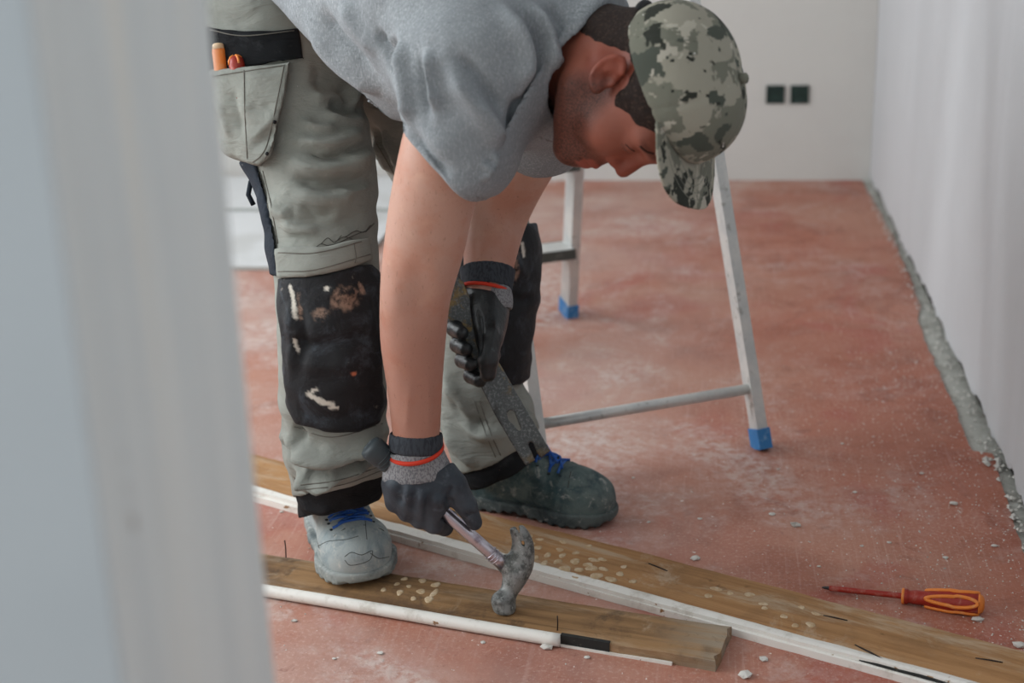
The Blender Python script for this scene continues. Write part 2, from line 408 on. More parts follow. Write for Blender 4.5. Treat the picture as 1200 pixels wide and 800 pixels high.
fA, fB = np.array([-1.25, 2.496]), np.array([.76, 1.558])
W2 = wood('tan_old_wood', (172, 130, 88), (146, 106, 68), (130, 98, 68), fB - fA, .5, .75)
bF = thing('skirting_board', 'long tan board with pale glue spots running towards the screwdriver', 'board', (-.2, 2.05, 0))
plank('plank', bF, fA + np.array([.004, .008]), fB + np.array([.004, .008]), .128, TH, W2, nx=130, seed=8, jag=.0018)
dF = nrm(np.append(fB - fA, 0)); pF = np.cross([0, 0, 1], dF); f0 = np.append(fA, 0); LF = np.linalg.norm(fB - fA)
plank('paint_edge', bF, fA, fB, .0085, .0128, PAINT, nx=130, ny=3, seed=11, jag=.0010)
plank('groove', bF, fA + pF[:2] * .0055, fB + pF[:2] * .0055, .005, .0155, DARKP, nx=110, ny=2, seed=13, jag=.0010)
plank('paint_crust', bF, fA + pF[:2] * .0085, fB + pF[:2] * .0085, .012, TH + .0010, PAINT, nx=140, ny=3, seed=17, jag=.0022)
L3 = 3.332
spots(zs([(200, 228, .008, .008), (242, 240, .007, .006), (235, 272, .007, .008), (273, 300, .006, .008), (320, 280, .007, .007), (330, 302, .006, .008), (382, 293, .006, .007), (258, 333, .006, .010), (380, 325, .008, .011), (312, 325, .006, .009), (340, 355, .012, .010), (395, 358, .007, .008), (385, 383, .013, .009), (445, 352, .010, .009), (490, 355, .009, .006), (452, 320, .010, .007), (485, 318, .009, .006), (430, 338, .008, .007), (462, 382, .011, .011), (520, 395, .010, .008), (555, 374, .007, .007), (570, 347, .006, .006), (605, 403, .006, .006), (225, 310, .006, .007), (210, 255, .007, .006), (930, 433, .010, .007), (900, 460, .006, .007), (985, 450, .006, .006), (1060, 455, .009, .007)], 560, 560, L3), bF, dF)
spots(zs([(115, 492, .008, .006), (120, 508, .006, .005), (195, 540, .006, .006), (240, 575, .005, .006), (300, 572, .008, .007), (320, 530, .008, .005), (265, 505, .006, .005)], 860, 560, L3), bF, dF)
spots(zs([(660, 75 + 560, .007, .006), (690, 640, .006, .006)], 0, 0, 1), bF, dF)
for (a, b) in (((760, 660), (782, 669)), ((965, 721), (993, 727)), ((1143, 771), (1175, 776))):      # splits along the back edge
    c0, c1 = G(*a, TH), G(*b, TH); tube_obj('split', [c0 + np.array([0, 0, -.0005]), (c0 + c1) / 2 + np.array([0, 0, .0002]), c1 + np.array([0, 0, -.0005])], .0016, NAIL, bF, 6)
c0, c1 = G(1002, 755, TH), G(1042, 776, TH); tube_obj('crack', [c0 - [0, 0, .001], (c0 + c1) / 2, c1 - [0, 0, .001]], .0016, NAIL, bF, 6)

# ------------------------------------------------------------------ step ladder
m = Mt('dusty_aluminium', lin(196, 198, 196), .5, .35); m.over(lin(216, 215, 210), m.mul(m.ramp(m.noise(14, 6, .7), .42, .62), .7)); m.over(lin(128, 126, 118), m.mul(m.ramp(m.noise(40, 5, .6, off=3.), .58, .7), .6)); ALU = m.m
m = Mt('dark_rubber_tread', lin(70, 72, 68), .8); m.over(lin(120, 118, 110), m.ramp(m.noise(30, 5, .7), .5, .7)); TREAD = m.m
m = Mt('blue_plastic_foot', lin(52, 120, 178), .5); m.over(lin(150, 180, 200), m.mul(m.ramp(m.noise(50, 4, .7), .5, .7), .6)); BLUE = m.m
AR, AL, BR = G(893, 526), G(638, 573), G(666, 369)
wd = nrm(AR - AL); pd = np.cross([0, 0, 1], wd)                # width and depth directions of the ladder
r = ray(810, 0); t = ((AR - CO) @ wd - .03) / (r @ wd); Q = CO + r * t       # point on right support stile at the frame top
dep = (BR - AR) @ pd
kz = (Q - AR)[2] / max(.05, (Q - AR) @ pd)                     # rise per metre of depth
HL = 1.62
topA = AR + pd * (HL / kz) - wd * .03 * (HL / Q[2]) + np.array([0, 0, HL])
lad = thing('step_ladder', 'dusty aluminium step ladder with blue feet standing behind the worker', 'ladder', (AR + AL + 2 * BR) / 4 * np.array([1, 1, 0]))
WA = np.linalg.norm(AR - AL)
def stile(name, a, b, hw, hd, mt):
    ax = nrm(b - a); u = nrm(wd - ax * (wd @ ax)); w = np.cross(ax, u)
    bm = box_bm((a + b) / 2, (ax, u, w), (np.linalg.norm(b - a) / 2, hw, hd)); return bm_obj(name, bm, mt, lad, bev=.003)
def foot(a, b, hw, hd):
    ax = nrm(b - a); u = nrm(wd - ax * (wd @ ax)); w = np.cross(ax, u)
    bm = box_bm(a + ax * .022, (ax, u, w), (.02, hw + .003, hd + .003)); bm_obj('foot_cap', bm, BLUE, lad, bev=.004)
tA_R, tA_L = topA, topA - wd * (WA - .06)
sA = lambda a, b, z: a + (b - a) * (z / (b - a)[2])
AL2 = AR - wd * WA
for a, b in ((AR, tA_R), (AL2, tA_L)):
    stile('support_leg', a + nrm(b - a) * .012, b, .011, .016, ALU); foot(a, b, .011, .016)
zr = .115
tube_obj('brace_bar', [sA(AR, tA_R, zr) + wd * .004, (sA(AR, tA_R, zr) + sA(AL2, tA_L, zr)) / 2, sA(AL2, tA_L, zr) - wd * .004], .0105, ALU, lad, 12)
BL = BR - wd * (WA - .07)
topB = topA + pd * .05 - wd * .02; topBL = topB - wd * (WA - .10)
for a, b in ((BR, topB), (BL, topBL)):
    stile('step_leg', a + nrm(b - a) * .012, b, .012, .027, ALU); foot(a, b, .012, .027)
for z in (.195, .425, .655, .885, 1.115, 1.345):
    c0, c1 = sA(BR, topB, z), sA(BL, topBL, z); c = (c0 + c1) / 2; hw = np.linalg.norm(c0 - c1) / 2 - .008
    bm_obj('tread', box_bm(c - pd * .005, (wd, pd, [0, 0, 1]), (hw, .042, .0035)), ALU, lad, bev=.002)
    bm_obj('tread_lip', box_bm(c - pd * .047 - np.array([0, 0, .009]), (wd, pd, [0, 0, 1]), (hw, .0025, .0125)), TREAD, lad, bev=.001)
    bm_obj('tread_lip', box_bm(c + pd * .037 - np.array([0, 0, .009]), (wd, pd, [0, 0, 1]), (hw, .0025, .0125)), TREAD, lad, bev=.001)
c = (tA_R + tA_L + topB + topBL) / 4
bm_obj('top_platform', box_bm(c + np.array([0, 0, .01]), (wd, pd, [0, 0, 1]), (WA / 2 - .01, .09, .012)), TREAD, lad, bev=.004)

# ------------------------------------------------------------------ screwdriver
m = Mt('red_plastic', lin(150, 40, 26), .42); m.over(lin(176, 120, 106), m.mul(m.ramp(m.noise(60, 5, .7), .52, .7), .5)); RED = m.m
m = Mt('orange_plastic', lin(228, 130, 52), .45); m.over(lin(214, 160, 112), m.mul(m.ramp(m.noise(70, 5, .7), .5, .7), .5)); ORANGE = m.m
STEELD = Mt('dark_steel', lin(70, 70, 72), .4, .8).m
s0, s1 = G(963, 688, .006), G(1153, 708, .017)
sd = thing('screwdriver', 'red and orange insulated screwdriver lying on the red floor', 'screwdriver', ((s0 + s1) / 2 * np.array([1, 1, 0])))
ax = nrm(s1 - s0); LS = np.linalg.norm(s1 - s0); sk = LS / .245
lathe(s0, ax, [(0, .0009), (.004 * sk, .0022), (.013 * sk, .0030), (.014 * sk, .0032)], STEELD, 'tip', sd, 12)
lathe(s0, ax, [(.012 * sk, .0042), (.013 * sk, .0046), (.128 * sk, .0048), (.132 * sk, .0046)], RED, 'insulated_shaft', sd, 16)
hd = lathe(s0, ax, [(.124 * sk, .0095), (.125 * sk, .0118), (.132 * sk, .0120), (.134 * sk, .0100), (.137 * sk, .0100), (.142 * sk, .0112), (.158 * sk, .0112), (.170 * sk, .0138), (.195 * sk, .0170), (.222 * sk, .0172), (.236 * sk, .0160), (.243 * sk, .012), (.245 * sk, .006)], RED, 'handle', sd, 28, sx=1., sy=1.02)
lathe(s0, ax, [(.1235 * sk, .0110), (.1240 * sk, .0124), (.1275 * sk, .0124), (.1280 * sk, .0110)], ORANGE, 'collar', hd, 24)
lathe(s0, ax, [(.2372 * sk, .0162), (.2400 * sk, .0150), (.2438 * sk, .0124), (.2460 * sk, .007)], ORANGE, 'end_cap', hd, 24)
def rad_h(d):
    pr = [(.142, .0112), (.158, .0112), (.170, .0138), (.195, .0170), (.222, .0172), (.236, .0160), (.243, .012)]
    return float(np.interp(d, [a for a, _ in pr], [b for _, b in pr]))
a_, u_, w_ = frame(ax, (0, 0, 1))
for ang0 in (62, 152, 242, 332):        # orange outlines of the grip panels
    loop = []
    for k in range(41):
        th = 2 * math.pi * k / 40; d = .201 + .036 * math.cos(th) * (1 if math.cos(th) > 0 else 1.15); an = math.radians(ang0) + .52 * math.sin(th) * (1 if math.cos(th) > 0 else .8)
        rr = rad_h(d) + .0003
        loop.append(s0 + ax * d * sk + rr * (math.cos(an) * u_ + 1.02 * math.sin(an) * w_))
    tube_obj('grip_outline', loop, .0030, ORANGE, hd, 6)

# ------------------------------------------------------------------ crumbs of plaster
crumbs = [(905, 603, .007), (932, 616, .011), (1118, 591, .010), (1042, 636, .005), (1108, 654, .006), (1146, 727, .010), (1194, 757, .012), (873, 792, .013), (640, 759, .012), (895, 773, .008), (1002, 577, .005), (688, 771, .006), (345, 728, .006), (446, 766, .006), (820, 608, .005), (960, 664, .004), (815, 655, .010), (825, 672, .009), (848, 688, .006), (392, 772, .004), (566, 753, .005), (742, 560, .004), (987, 520, .004), (1080, 555, .005), (1165, 640, .006), (690, 640, .005), (330, 600, .005), (1010, 640, .004), (760, 612, .004), (912, 550, .004), (680, 572, .005)]
def chip_label(px, py, r, c):
    size = 'larger' if r > .0085 else ('small' if r > .0048 else 'tiny')
    dist = {'beside the screwdriver': np.linalg.norm(c - (s0 + s1) / 2), 'near the ladder foot': np.linalg.norm(c - AR) * .9,
            'behind the long tan board': abs((c[:2] - fA) @ pF[:2] - .14) + (0 if (c[:2] - fA) @ pF[:2] > .13 else 9),
            'before the long tan board': abs((c[:2] - fA) @ pF[:2]) + (0 if -.2 < (c[:2] - fA) @ pF[:2] < 0 else 9) + (0 if c[0] > .03 else 9),
            'before the dark board with white bead': abs((c[:2] - nA) @ pN[:2]) + (0 if (c[:2] - nA) @ pN[:2] < 0 else 9), 'close to the white side wall': abs(c[0] - XW)}
    return '%s pale plaster chip on the red floor %s' % (size, min(dist, key=dist.get))
for i, (px, py, r) in enumerate(crumbs):
    c = G(px, py); rng = np.random.default_rng(i)
    bm = bmesh.new(); bmesh.ops.create_icosphere(bm, subdivisions=1, radius=1)
    for v_ in bm.verts:
        q = np.array(v_.co) * rng.uniform(.65, 1.15, 3); v_.co = c + np.array([q[0] * r, q[1] * r * .8, max(0, q[2] * r * .38 + r * .25)])
    o = bm_obj('plaster_chip', bm, CRUMB); tag(o, chip_label(px, py, r, c), 'plaster chip', 'loose plaster chips on the floor')
def on_board(x, y):
    for A, d, p, w in ((nA, dN, pN, .11), (fA, dF, pF, .15)):
        t = (np.array([x, y]) - A) @ p[:2]
        if -.02 < t < w and -.01 < (np.array([x, y]) - A) @ d[:2] < 2.3: return True
    return False
# scatter of grit too small to count
v = []; f = []
for i in range(2600):
    y = RNG.uniform(1.6, 4.6); x = RNG.uniform(-1.1 - .1 * y, .52)
    if RNG.random() < .45: x = .52 - abs(RNG.normal(0, .16)); y = RNG.uniform(1.7, 3.2)
    if (x < -.95 and y > 3.7) or on_board(x, y): continue
    r = RNG.uniform(.0007, .0022); b = len(v); th = RNG.uniform(0, 6)
    for k in range(3): v.append((x + r * math.cos(th + k * 2.1), y + r * math.sin(th + k * 2.1), 0.0))
    v.append((x, y, r * .9)); f += [(b, b + 1, b + 3), (b + 1, b + 2, b + 3), (b + 2, b, b + 3)]
o = mesh_obj('floor_grit', v, f, CRUMB); tag(o, 'fine pale plaster grit scattered over the red floor', 'grit'); o['kind'] = 'stuff'
# rubble along the foot of the right wall
v = []; f = []
for i in range(520):
    y = RNG.uniform(1.7, 4.9); x = RNG.uniform(.525, .567); r = RNG.uniform(.0015, .006) * (1.25 if y < 2.6 else .8)
    if on_board(x, y): continue
    q = RNG.normal(0, 1, (6, 3)); q = q / np.linalg.norm(q, axis=1)[:, None]
    dirs = np.array([[1, 0, 0], [-1, 0, 0], [0, 1, 0], [0, -1, 0], [0, 0, 1], [0, 0, -1]]) + .35 * q
    b = len(v); v += [(min(x + r * d[0], XW + .010), y + r * d[1], max(-.003, r * .4 + r * .7 * d[2])) for d in dirs]
    for t3 in ((0, 2, 4), (2, 1, 4), (1, 3, 4), (3, 0, 4), (2, 0, 5), (1, 2, 5), (3, 1, 5), (0, 3, 5)): f.append(tuple(b + k for k in t3))
o = mesh_obj('wall_rubble', v, f, CRUMB); tag(o, 'crumbled mortar along the foot of the white side wall', 'rubble'); o['kind'] = 'stuff'
#__PART3__

# ------------------------------------------------------------------ signed distance modelling
f32 = np.float32
def smin(a, b, k):
    h = np.clip(.5 + .5 * (b - a) / k, 0, 1); return b + (a - b) * h - k * h * (1 - h)
def smax(a, b, k): return -smin(-a, -b, k)
def rc(Q, a, b, ra, rb=None):
    rb = ra if rb is None else rb
    a = np.array(a, f32); b = np.array(b, f32); d = b - a; q = Q - a
    t = np.clip(q @ d / max(1e-9, float(d @ d)), 0, 1)
    return np.sqrt(((q - t[:, None] * d) ** 2).sum(1)) - (ra + (rb - ra) * t)
def chain(Q, pts, rs, k=.004):
    r = None
    for i in range(len(pts) - 1):
        d = rc(Q, pts[i], pts[i + 1], rs[i], rs[i + 1]); r = d if r is None else smin(r, d, k)
    return r
def ell(Q, c, r, ax=None):
    q = Q - np.array(c, f32)
    if ax is not None: q = q @ np.array(ax, f32).T
    r = np.array(r, f32); k0 = np.sqrt(((q / r) ** 2).sum(1)); k1 = np.sqrt(((q / (r * r)) ** 2).sum(1)) + 1e-9
    return k0 * (k0 - 1) / k1
def etube(Q, ctrl, U, n=4, k=.006):
    """ctrl rows: x y z ru rv ; U: direction of the first radius"""
    c = spline(ctrl, n).astype(f32); out = None; U = np.array(U, f32)
    for i in range(len(c) - 1):
        a, b = c[i, :3], c[i + 1, :3]; d = b - a; L2 = float(d @ d); ax = d / L2 ** .5
        u = U - ax * (U @ ax); u /= np.linalg.norm(u); w = np.cross(ax, u)
        q = Q - a; t = np.clip(q @ d / L2, 0, 1); q = q - t[:, None] * d
        ru = c[i, 3] + (c[i + 1, 3] - c[i, 3]) * t; rv = c[i, 4] + (c[i + 1, 4] - c[i, 4]) * t
        mn = np.minimum(ru, rv)
        dd = (np.sqrt((q @ u / ru) ** 2 + (q @ w / rv) ** 2 + (q @ ax / mn) ** 2) - 1) * mn
        out = dd if out is None else smin(out, dd, k)
    return out
def plane(Q, p, n): return (Q - np.array(p, f32)) @ np.array(nrm(n), f32)      # negative behind the normal
def poly2(x, y, poly):
    p = np.array(poly, f32); d = np.full(x.shape, 1e9, f32); s = np.ones(x.shape, bool)
    n = len(p)
    for i in range(n):
        a, b = p[i], p[i - 1]; e = b - a; wx, wy = x - a[0], y - a[1]
        t = np.clip((wx * e[0] + wy * e[1]) / float(e @ e), 0, 1); d = np.minimum(d, (wx - e[0] * t) ** 2 + (wy - e[1] * t) ** 2)
        c1 = y >= a[1]; c2 = y < b[1]; c3 = e[0] * wy > e[1] * wx
        flip = (c1 & c2 & c3) | (~c1 & ~c2 & ~c3); s ^= flip
    return np.sqrt(d) * np.where(s, 1, -1)
def region(Q, poly, z0, z1):
    """solid cut by the outline seen from the camera and two depths"""
    x, y, Z = projn(Q); d = poly2(x.astype(f32), y.astype(f32), poly) * Z / F
    return np.maximum(d, np.maximum(Z - z1, z0 - Z)).astype(f32)
_pt = RNG.permutation(256); _pt = np.concatenate([_pt, _pt, _pt]); _gr = RNG.normal(0, 1, (256, 3)); _gr /= np.linalg.norm(_gr, axis=1)[:, None]
def noise3(Q, s, off=0.):
    q = Q * np.array(s, f32) + off + 40.; i = np.floor(q).astype(int); fr = q - i; w = fr * fr * (3 - 2 * fr); r = 0; i = i & 255
    for dx in (0, 1):
        for dy in (0, 1):
            for dz in (0, 1):
                h = _pt[_pt[_pt[(i[:, 0] + dx) & 255] + ((i[:, 1] + dy) & 255)] + ((i[:, 2] + dz) & 255)]; g = _gr[h & 255]
                dv = (fr[:, 0] - dx) * g[:, 0] + (fr[:, 1] - dy) * g[:, 1] + (fr[:, 2] - dz) * g[:, 2]
                r = r + dv * (w[:, 0] if dx else 1 - w[:, 0]) * (w[:, 1] if dy else 1 - w[:, 1]) * (w[:, 2] if dz else 1 - w[:, 2])
    return r
def surf(fn, lo, hi, h, s=6):
    """surface nets of fn over a box, evaluated only near the surface"""
    lo = np.array(lo, float); hi = np.array(hi, float); nb = np.ceil((hi - lo) / (h * s)).astype(int)
    bi = np.stack(np.meshgrid(*[np.arange(n) for n in nb], indexing='ij'), -1).reshape(-1, 3)
    cen = (lo + (bi + .5) * h * s).astype(f32)
    fc = np.concatenate([fn(cen[i:i + 200000]) for i in range(0, len(cen), 200000)])
    act = np.abs(fc) < h * s * 1.35
    V = np.repeat(np.repeat(np.repeat(np.where(fc < 0, -1, 1).reshape(nb).astype(f32), s, 0), s, 1), s, 2)
    o = np.stack(np.meshgrid(*[np.arange(s)] * 3, indexing='ij'), -1).reshape(-1, 3)
    ab = bi[act] * s
    for i in range(0, len(ab), 1500):
        idx = (ab[i:i + 1500, None, :] + o[None]).reshape(-1, 3)
        V[idx[:, 0], idx[:, 1], idx[:, 2]] = fn((lo + (idx + .5) * h).astype(f32))
    V[0] = V[-1] = 1; V[:, 0] = V[:, -1] = 1; V[:, :, 0] = V[:, :, -1] = 1
    ng = V < 0
    cnt = np.zeros([n - 1 for n in V.shape], np.int8); cor = []
    for dx in (0, 1):
        for dy in (0, 1):
            for dz in (0, 1):
                cor.append((dx, dy, dz)); cnt += ng[dx:V.shape[0] - 1 + dx, dy:V.shape[1] - 1 + dy, dz:V.shape[2] - 1 + dz]
    ci = np.argwhere((cnt > 0) & (cnt < 8)); vid = np.full(cnt.shape, -1, np.int32); vid[tuple(ci.T)] = np.arange(len(ci))
    val = [V[ci[:, 0] + c[0], ci[:, 1] + c[1], ci[:, 2] + c[2]] for c in cor]
    acc = np.zeros((len(ci), 3)); num = np.zeros(len(ci))
    for a in range(8):
        for b in range(a + 1, 8):
            if sum(abs(cor[a][k] - cor[b][k]) for k in range(3)) == 1:
                m_ = (val[a] < 0) != (val[b] < 0); den = val[a] - val[b]; t = np.where(m_, val[a] / np.where(den == 0, 1, den), 0)
                acc += np.where(m_[:, None], np.array(cor[a]) + t[:, None] * (np.array(cor[b]) - np.array(cor[a])), 0); num += m_
    verts = lo + (ci + .5 + acc / num[:, None]) * h
    quads = []
    for ax in range(3):
        sl = [slice(None)] * 3; sl2 = list(sl); sl[ax] = slice(0, -1); sl2[ax] = slice(1, None)
        ch = ng[tuple(sl)] != ng[tuple(sl2)]; e = np.argwhere(ch); b, c = (ax + 1) % 3, (ax + 2) % 3
        e = e[(e[:, b] > 0) & (e[:, c] > 0)]
        def at(db, dc):
            q = e.copy(); q[:, b] -= db; q[:, c] -= dc; return vid[tuple(q.T)]
        q = np.stack([at(1, 1), at(0, 1), at(0, 0), at(1, 0)], 1); fl = ~ng[tuple(e.T)]
        q[fl] = q[fl][:, ::-1]; quads.append(q)
    return verts, np.concatenate(quads)
def vnormals(v, q):
    n = np.zeros_like(v); d = np.cross(v[q[:, 2]] - v[q[:, 0]], v[q[:, 3]] - v[q[:, 1]])
    for k in range(4): np.add.at(n, q[:, k], d)
    return n / (np.linalg.norm(n, axis=1)[:, None] + 1e-12)
class Skin:
    def __init__(s, fn, lo, hi, h, smooth=1):
        s.v, s.q = surf(fn, lo, hi, h)
        for _ in range(smooth): s.relax()
        s.col = {}
        s._b = None
    def relax(s, k=.5):
        a = np.zeros_like(s.v); c = np.zeros(len(s.v))
        for i in range(4):
            x, y = s.q[:, i], s.q[:, (i + 1) % 4]
            np.add.at(a, x, s.v[y]); np.add.at(c, x, 1); np.add.at(a, y, s.v[x]); np.add.at(c, y, 1)
        s.v = s.v * (1 - k) + a / np.maximum(c, 1)[:, None] * k
    def cast(s, px, py):
        if s._b is None: s._b = BVHTree.FromPolygons(s.v.tolist(), s.q.tolist())
        r = ray(px, py); h = s._b.ray_cast(Vector(CO), Vector(nrm(r)))
        return (np.array(h[0]), np.array(h[1])) if h[0] is not None else (None, None)
    def path(s, pts, lift=0., n=6):
        """pixel polyline laid on the surface"""
        out = []
        for p in spline(pts, n):
            a, nn = s.cast(*p)
            if a is not None: out.append(a + nn * lift)
        if len(out) > 3:
            o = np.array(out); d = np.linalg.norm(np.diff(o, axis=0), axis=1); ok = d < 4 * np.median(d) + .004
            if not ok.all():
                k = int(np.argmin(ok)); o = o[:k + 1] if k > len(o) / 2 else o[k + 1:]
            return o
        return np.array(out)
    def crease(s, folds):
        """folds: (pixel polyline, width in m, height in m) ridges (+) and grooves (-)"""
        N = vnormals(s.v, s.q); dsp = np.zeros(len(s.v))
        for pts, w, hgt in folds:
            L = s.path(pts)
            if len(L) < 2: continue
            lo, hi = L.min(0) - 2.5 * w, L.max(0) + 2.5 * w
            idx = np.where(((s.v > lo) & (s.v < hi)).all(1))[0]
            if not len(idx): continue
            q = s.v[idx]; best = np.full(len(idx), 1e9); tt = np.zeros(len(idx))
            for i in range(len(L) - 1):
                d = L[i + 1] - L[i]; t = np.clip((q - L[i]) @ d / max(d @ d, 1e-12), 0, 1); dd = np.linalg.norm(q - L[i] - t[:, None] * d, axis=1)
                m_ = dd < best; best[m_] = dd[m_]; tt[m_] = (i + t[m_]) / (len(L) - 1)
            taper = np.clip(np.minimum(tt, 1 - tt) * 4, .15, 1)
            dsp[idx] += 1.25 * hgt * taper * np.exp(-(best / w) ** 2)
        s.v = s.v + N * dsp[:, None]; s._b = None
    def puff(s, fn):
        s.v = s.v + vnormals(s.v, s.q) * fn(s.v)[:, None]; s._b = None
    def obj(s, name, m, parent):
        me = bpy.data.meshes.new(name); n = len(s.q)
        me.vertices.add(len(s.v)); me.vertices.foreach_set('co', s.v.astype(f32).ravel())
        me.loops.add(4 * n); me.loops.foreach_set('vertex_index', s.q.astype(np.int32).ravel())
        me.polygons.add(n); me.polygons.foreach_set('loop_start', np.arange(0, 4 * n, 4, dtype=np.int32))
        me.update(calc_edges=True); me.polygons.foreach_set('use_smooth', np.ones(n, bool))
        for k, a in s.col.items():
            at = me.attributes.new(k, 'FLOAT_COLOR', 'POINT'); c = np.ones((len(s.v), 4), f32); c[:, :a.shape[1]] = a; at.data.foreach_set('color', c.ravel())
        me.materials.append(m); return link(bpy.data.objects.new(name, me), parent)
def stitch(sk, name, pts, r, m, parent, lift=.0004, n=6):
    L = sk.path(pts, lift, n)
    if len(L) > 2: return tube_obj(name, L, r, m, parent, 5)

# ------------------------------------------------------------------ person: joints
sv = CV(-.5, 0, -.866)             # his right
fv = CV(0, 1, 0)                   # where the face looks (down)
uv = CV(.866, 0, -.5)              # crown of the head
HS = 1.035                         # head scale
EAR = P(711, 89, 1.77)
HO = EAR - sv * .076 * HS          # head origin between the ears
HAX = np.array([sv, fv, uv])       # rows
def hl(x, y, z): return HO + (sv * x + fv * y + uv * z) * HS
RS_, RE_, RWr = P(556, 92, 1.87), P(493, 318, 1.985), P(487, 512, 2.11)
LS_, LE_, LWr = P(655, 105, 2.12), P(572, 232, 2.36), P(571, 335, 2.29)
RHp, RKn, RAn = P(335, 70, 2.24), P(386, 392, 2.14), np.array([-.630, 2.143, .115])
LHp, LKn, LAn = P(448, 60, 2.40), P(588, 338, 2.46), np.array([-.366, 2.325, .105])
NB = P(668, 58, 1.93)              # base of the neck
spine = [P(372, 10, 2.30), P(470, 22, 2.14), P(580, 35, 2.00), P(650, 52, 1.94)]
person = thing('person', 'man in grey t-shirt, camouflage cap and grey work trousers bending over to hammer', 'person', (-.48, 2.15, 0))

# ------------------------------------------------------------------ body (head, neck, torso, arms, legs)
def head_sdf(Q):
    q = ((Q - np.array(HO, f32)) @ np.array(HAX, f32).T) / f32(HS)
    x = np.abs(q[:, 0]); m_ = np.stack([x, q[:, 1], q[:, 2]], 1)            # mirrored
    d = ell(q, (0, -.003, .050), (.074, .090, .080))
    d = smin(d, ell(q, (0, .034, -.015), (.060, .058, .080)), .03)
    d = smin(d, rc(m_, (.050, .002, -.056), (.014, .072, -.087), .020, .016), .030)
    d = smin(d, ell(q, (0, .074, -.087), (.024, .020, .017)), .014)
    d = smin(d, ell(m_, (.040, .056, -.020), (.024, .026, .026)), .022)      # cheek
    d = smin(d, rc(m_, (.000, .086, .032), (.040, .072, .034), .0125, .012), .016)   # brow
    d = smin(d, ell(q, (0, .0765, -.060), (.028, .020, .024)), .018)          # muzzle
    d = smax(d, -ell(m_, (.032, .099, .012), (.018, .020, .0125)), .009)      # eye socket
    d = smin(d, ell(m_, (.031, .0755, .011), (.0145, .0125, .0115)), .004)   # closed lid
    d = smin(d, rc(q, (0, .086, .026), (0, .1035, -.014), .0072, .0105), .009)  # nose
    d = smin(d, ell(m_, (.0120, .0910, -.021), (.0085, .011, .0085)), .007)
    d = smin(d, rc(m_, (0, .0950, -.0530), (.020, .0850, -.0560), .0062, .0040), .004)
    d = smin(d, rc(m_, (0, .0930, -.0650), (.018, .0845, -.0620), .0070, .0040), .004)
    d = smax(d, -rc(m_, (0, .1030, -.0590), (.024, .0885, -.0586), .0022, .0018), .004)
    # ear
    cb, sb_ = math.cos(.62), math.sin(.62); ty, tz = q[:, 1] + .002, q[:, 2] - .002
    t = np.stack([(x - .076), ty * cb + tz * sb_, -ty * sb_ + tz * cb], 1) / f32(.84)
    ca, sa = math.cos(.40), math.sin(.40)
    e = np.stack([t[:, 0] * ca + t[:, 1] * sa, -t[:, 0] * sa + t[:, 1] * ca, t[:, 2]], 1)      # flare backwards
    sh = ell(e, (.004, -.002, .002), (.006, .0195, .030))
    rim = None
    for k in range(9):
        a0, a1 = math.radians(-120 + k * 30), math.radians(-120 + (k + 1) * 30)
        p0 = (.008, -.0175 * math.cos(a0) - .002, .030 * math.sin(a0) + .003); p1 = (.008, -.0175 * math.cos(a1) - .002, .030 * math.sin(a1) + .003)
        s_ = rc(e, p0, p1, .0042); rim = s_ if rim is None else np.minimum(rim, s_)
    sh = smin(sh, rim, .004); sh = smin(sh, rc(e, (.006, -.006, .017), (.007, .001, -.010), .0042, .0040), .004)
    sh = smin(sh, ell(e, (.005, .004, -.024), (.006, .009, .011)), .006)      # lobe
    sh = smin(sh, ell(e, (.004, .014, -.004), (.006, .005, .008)), .004)      # tragus
    sh = smax(sh, -ell(e, (.011, .004, -.002), (.007, .0085, .0105)), .003)
    d = smin(d, sh * f32(.84), .005)
    return d * f32(HS)
def arm_r(Q):
    c = [P(556, 92, 1.87), P(528, 165, 1.90), P(507, 235, 1.94), P(497, 290, 1.97), P(487, 345, 2.00), P(484, 398, 2.035), P(486, 452, 2.07), P(488, 512, 2.11)]
    rr = [.068, .062, .056, .0535, .0475, .0450, .0385, .0335]
    rv_ = [.068, .062, .054, .050, .045, .043, .035, .0285]
    return etube(Q, [list(p) + [a, b] for p, a, b in zip(c, rr, rv_)], CV(1, 0, 0))
def arm_l(Q):
    c = [LS_, P(620, 165, 2.21), P(596, 215, 2.29), P(582, 250, 2.315), P(575, 290, 2.305), P(570.5, 340, 2.29)]
    rr = [.066, .060, .054, .050, .043, .033]
    return etube(Q, [list(p) + [a, a * .93] for p, a in zip(c, rr)], CV(1, 0, 0))
def neck_sdf(Q):
    d = rc(Q, hl(0, -.035, -.02), NB, .060, .064)
    d = smin(d, rc(Q, hl(0, .000, -.05), NB + fv * .015 + uv * .0, .050, .055), .03)
    return smin(d, rc(Q, hl(.052, -.025, -.015), NB + fv * .035 + sv * .03, .016, .014), .03)
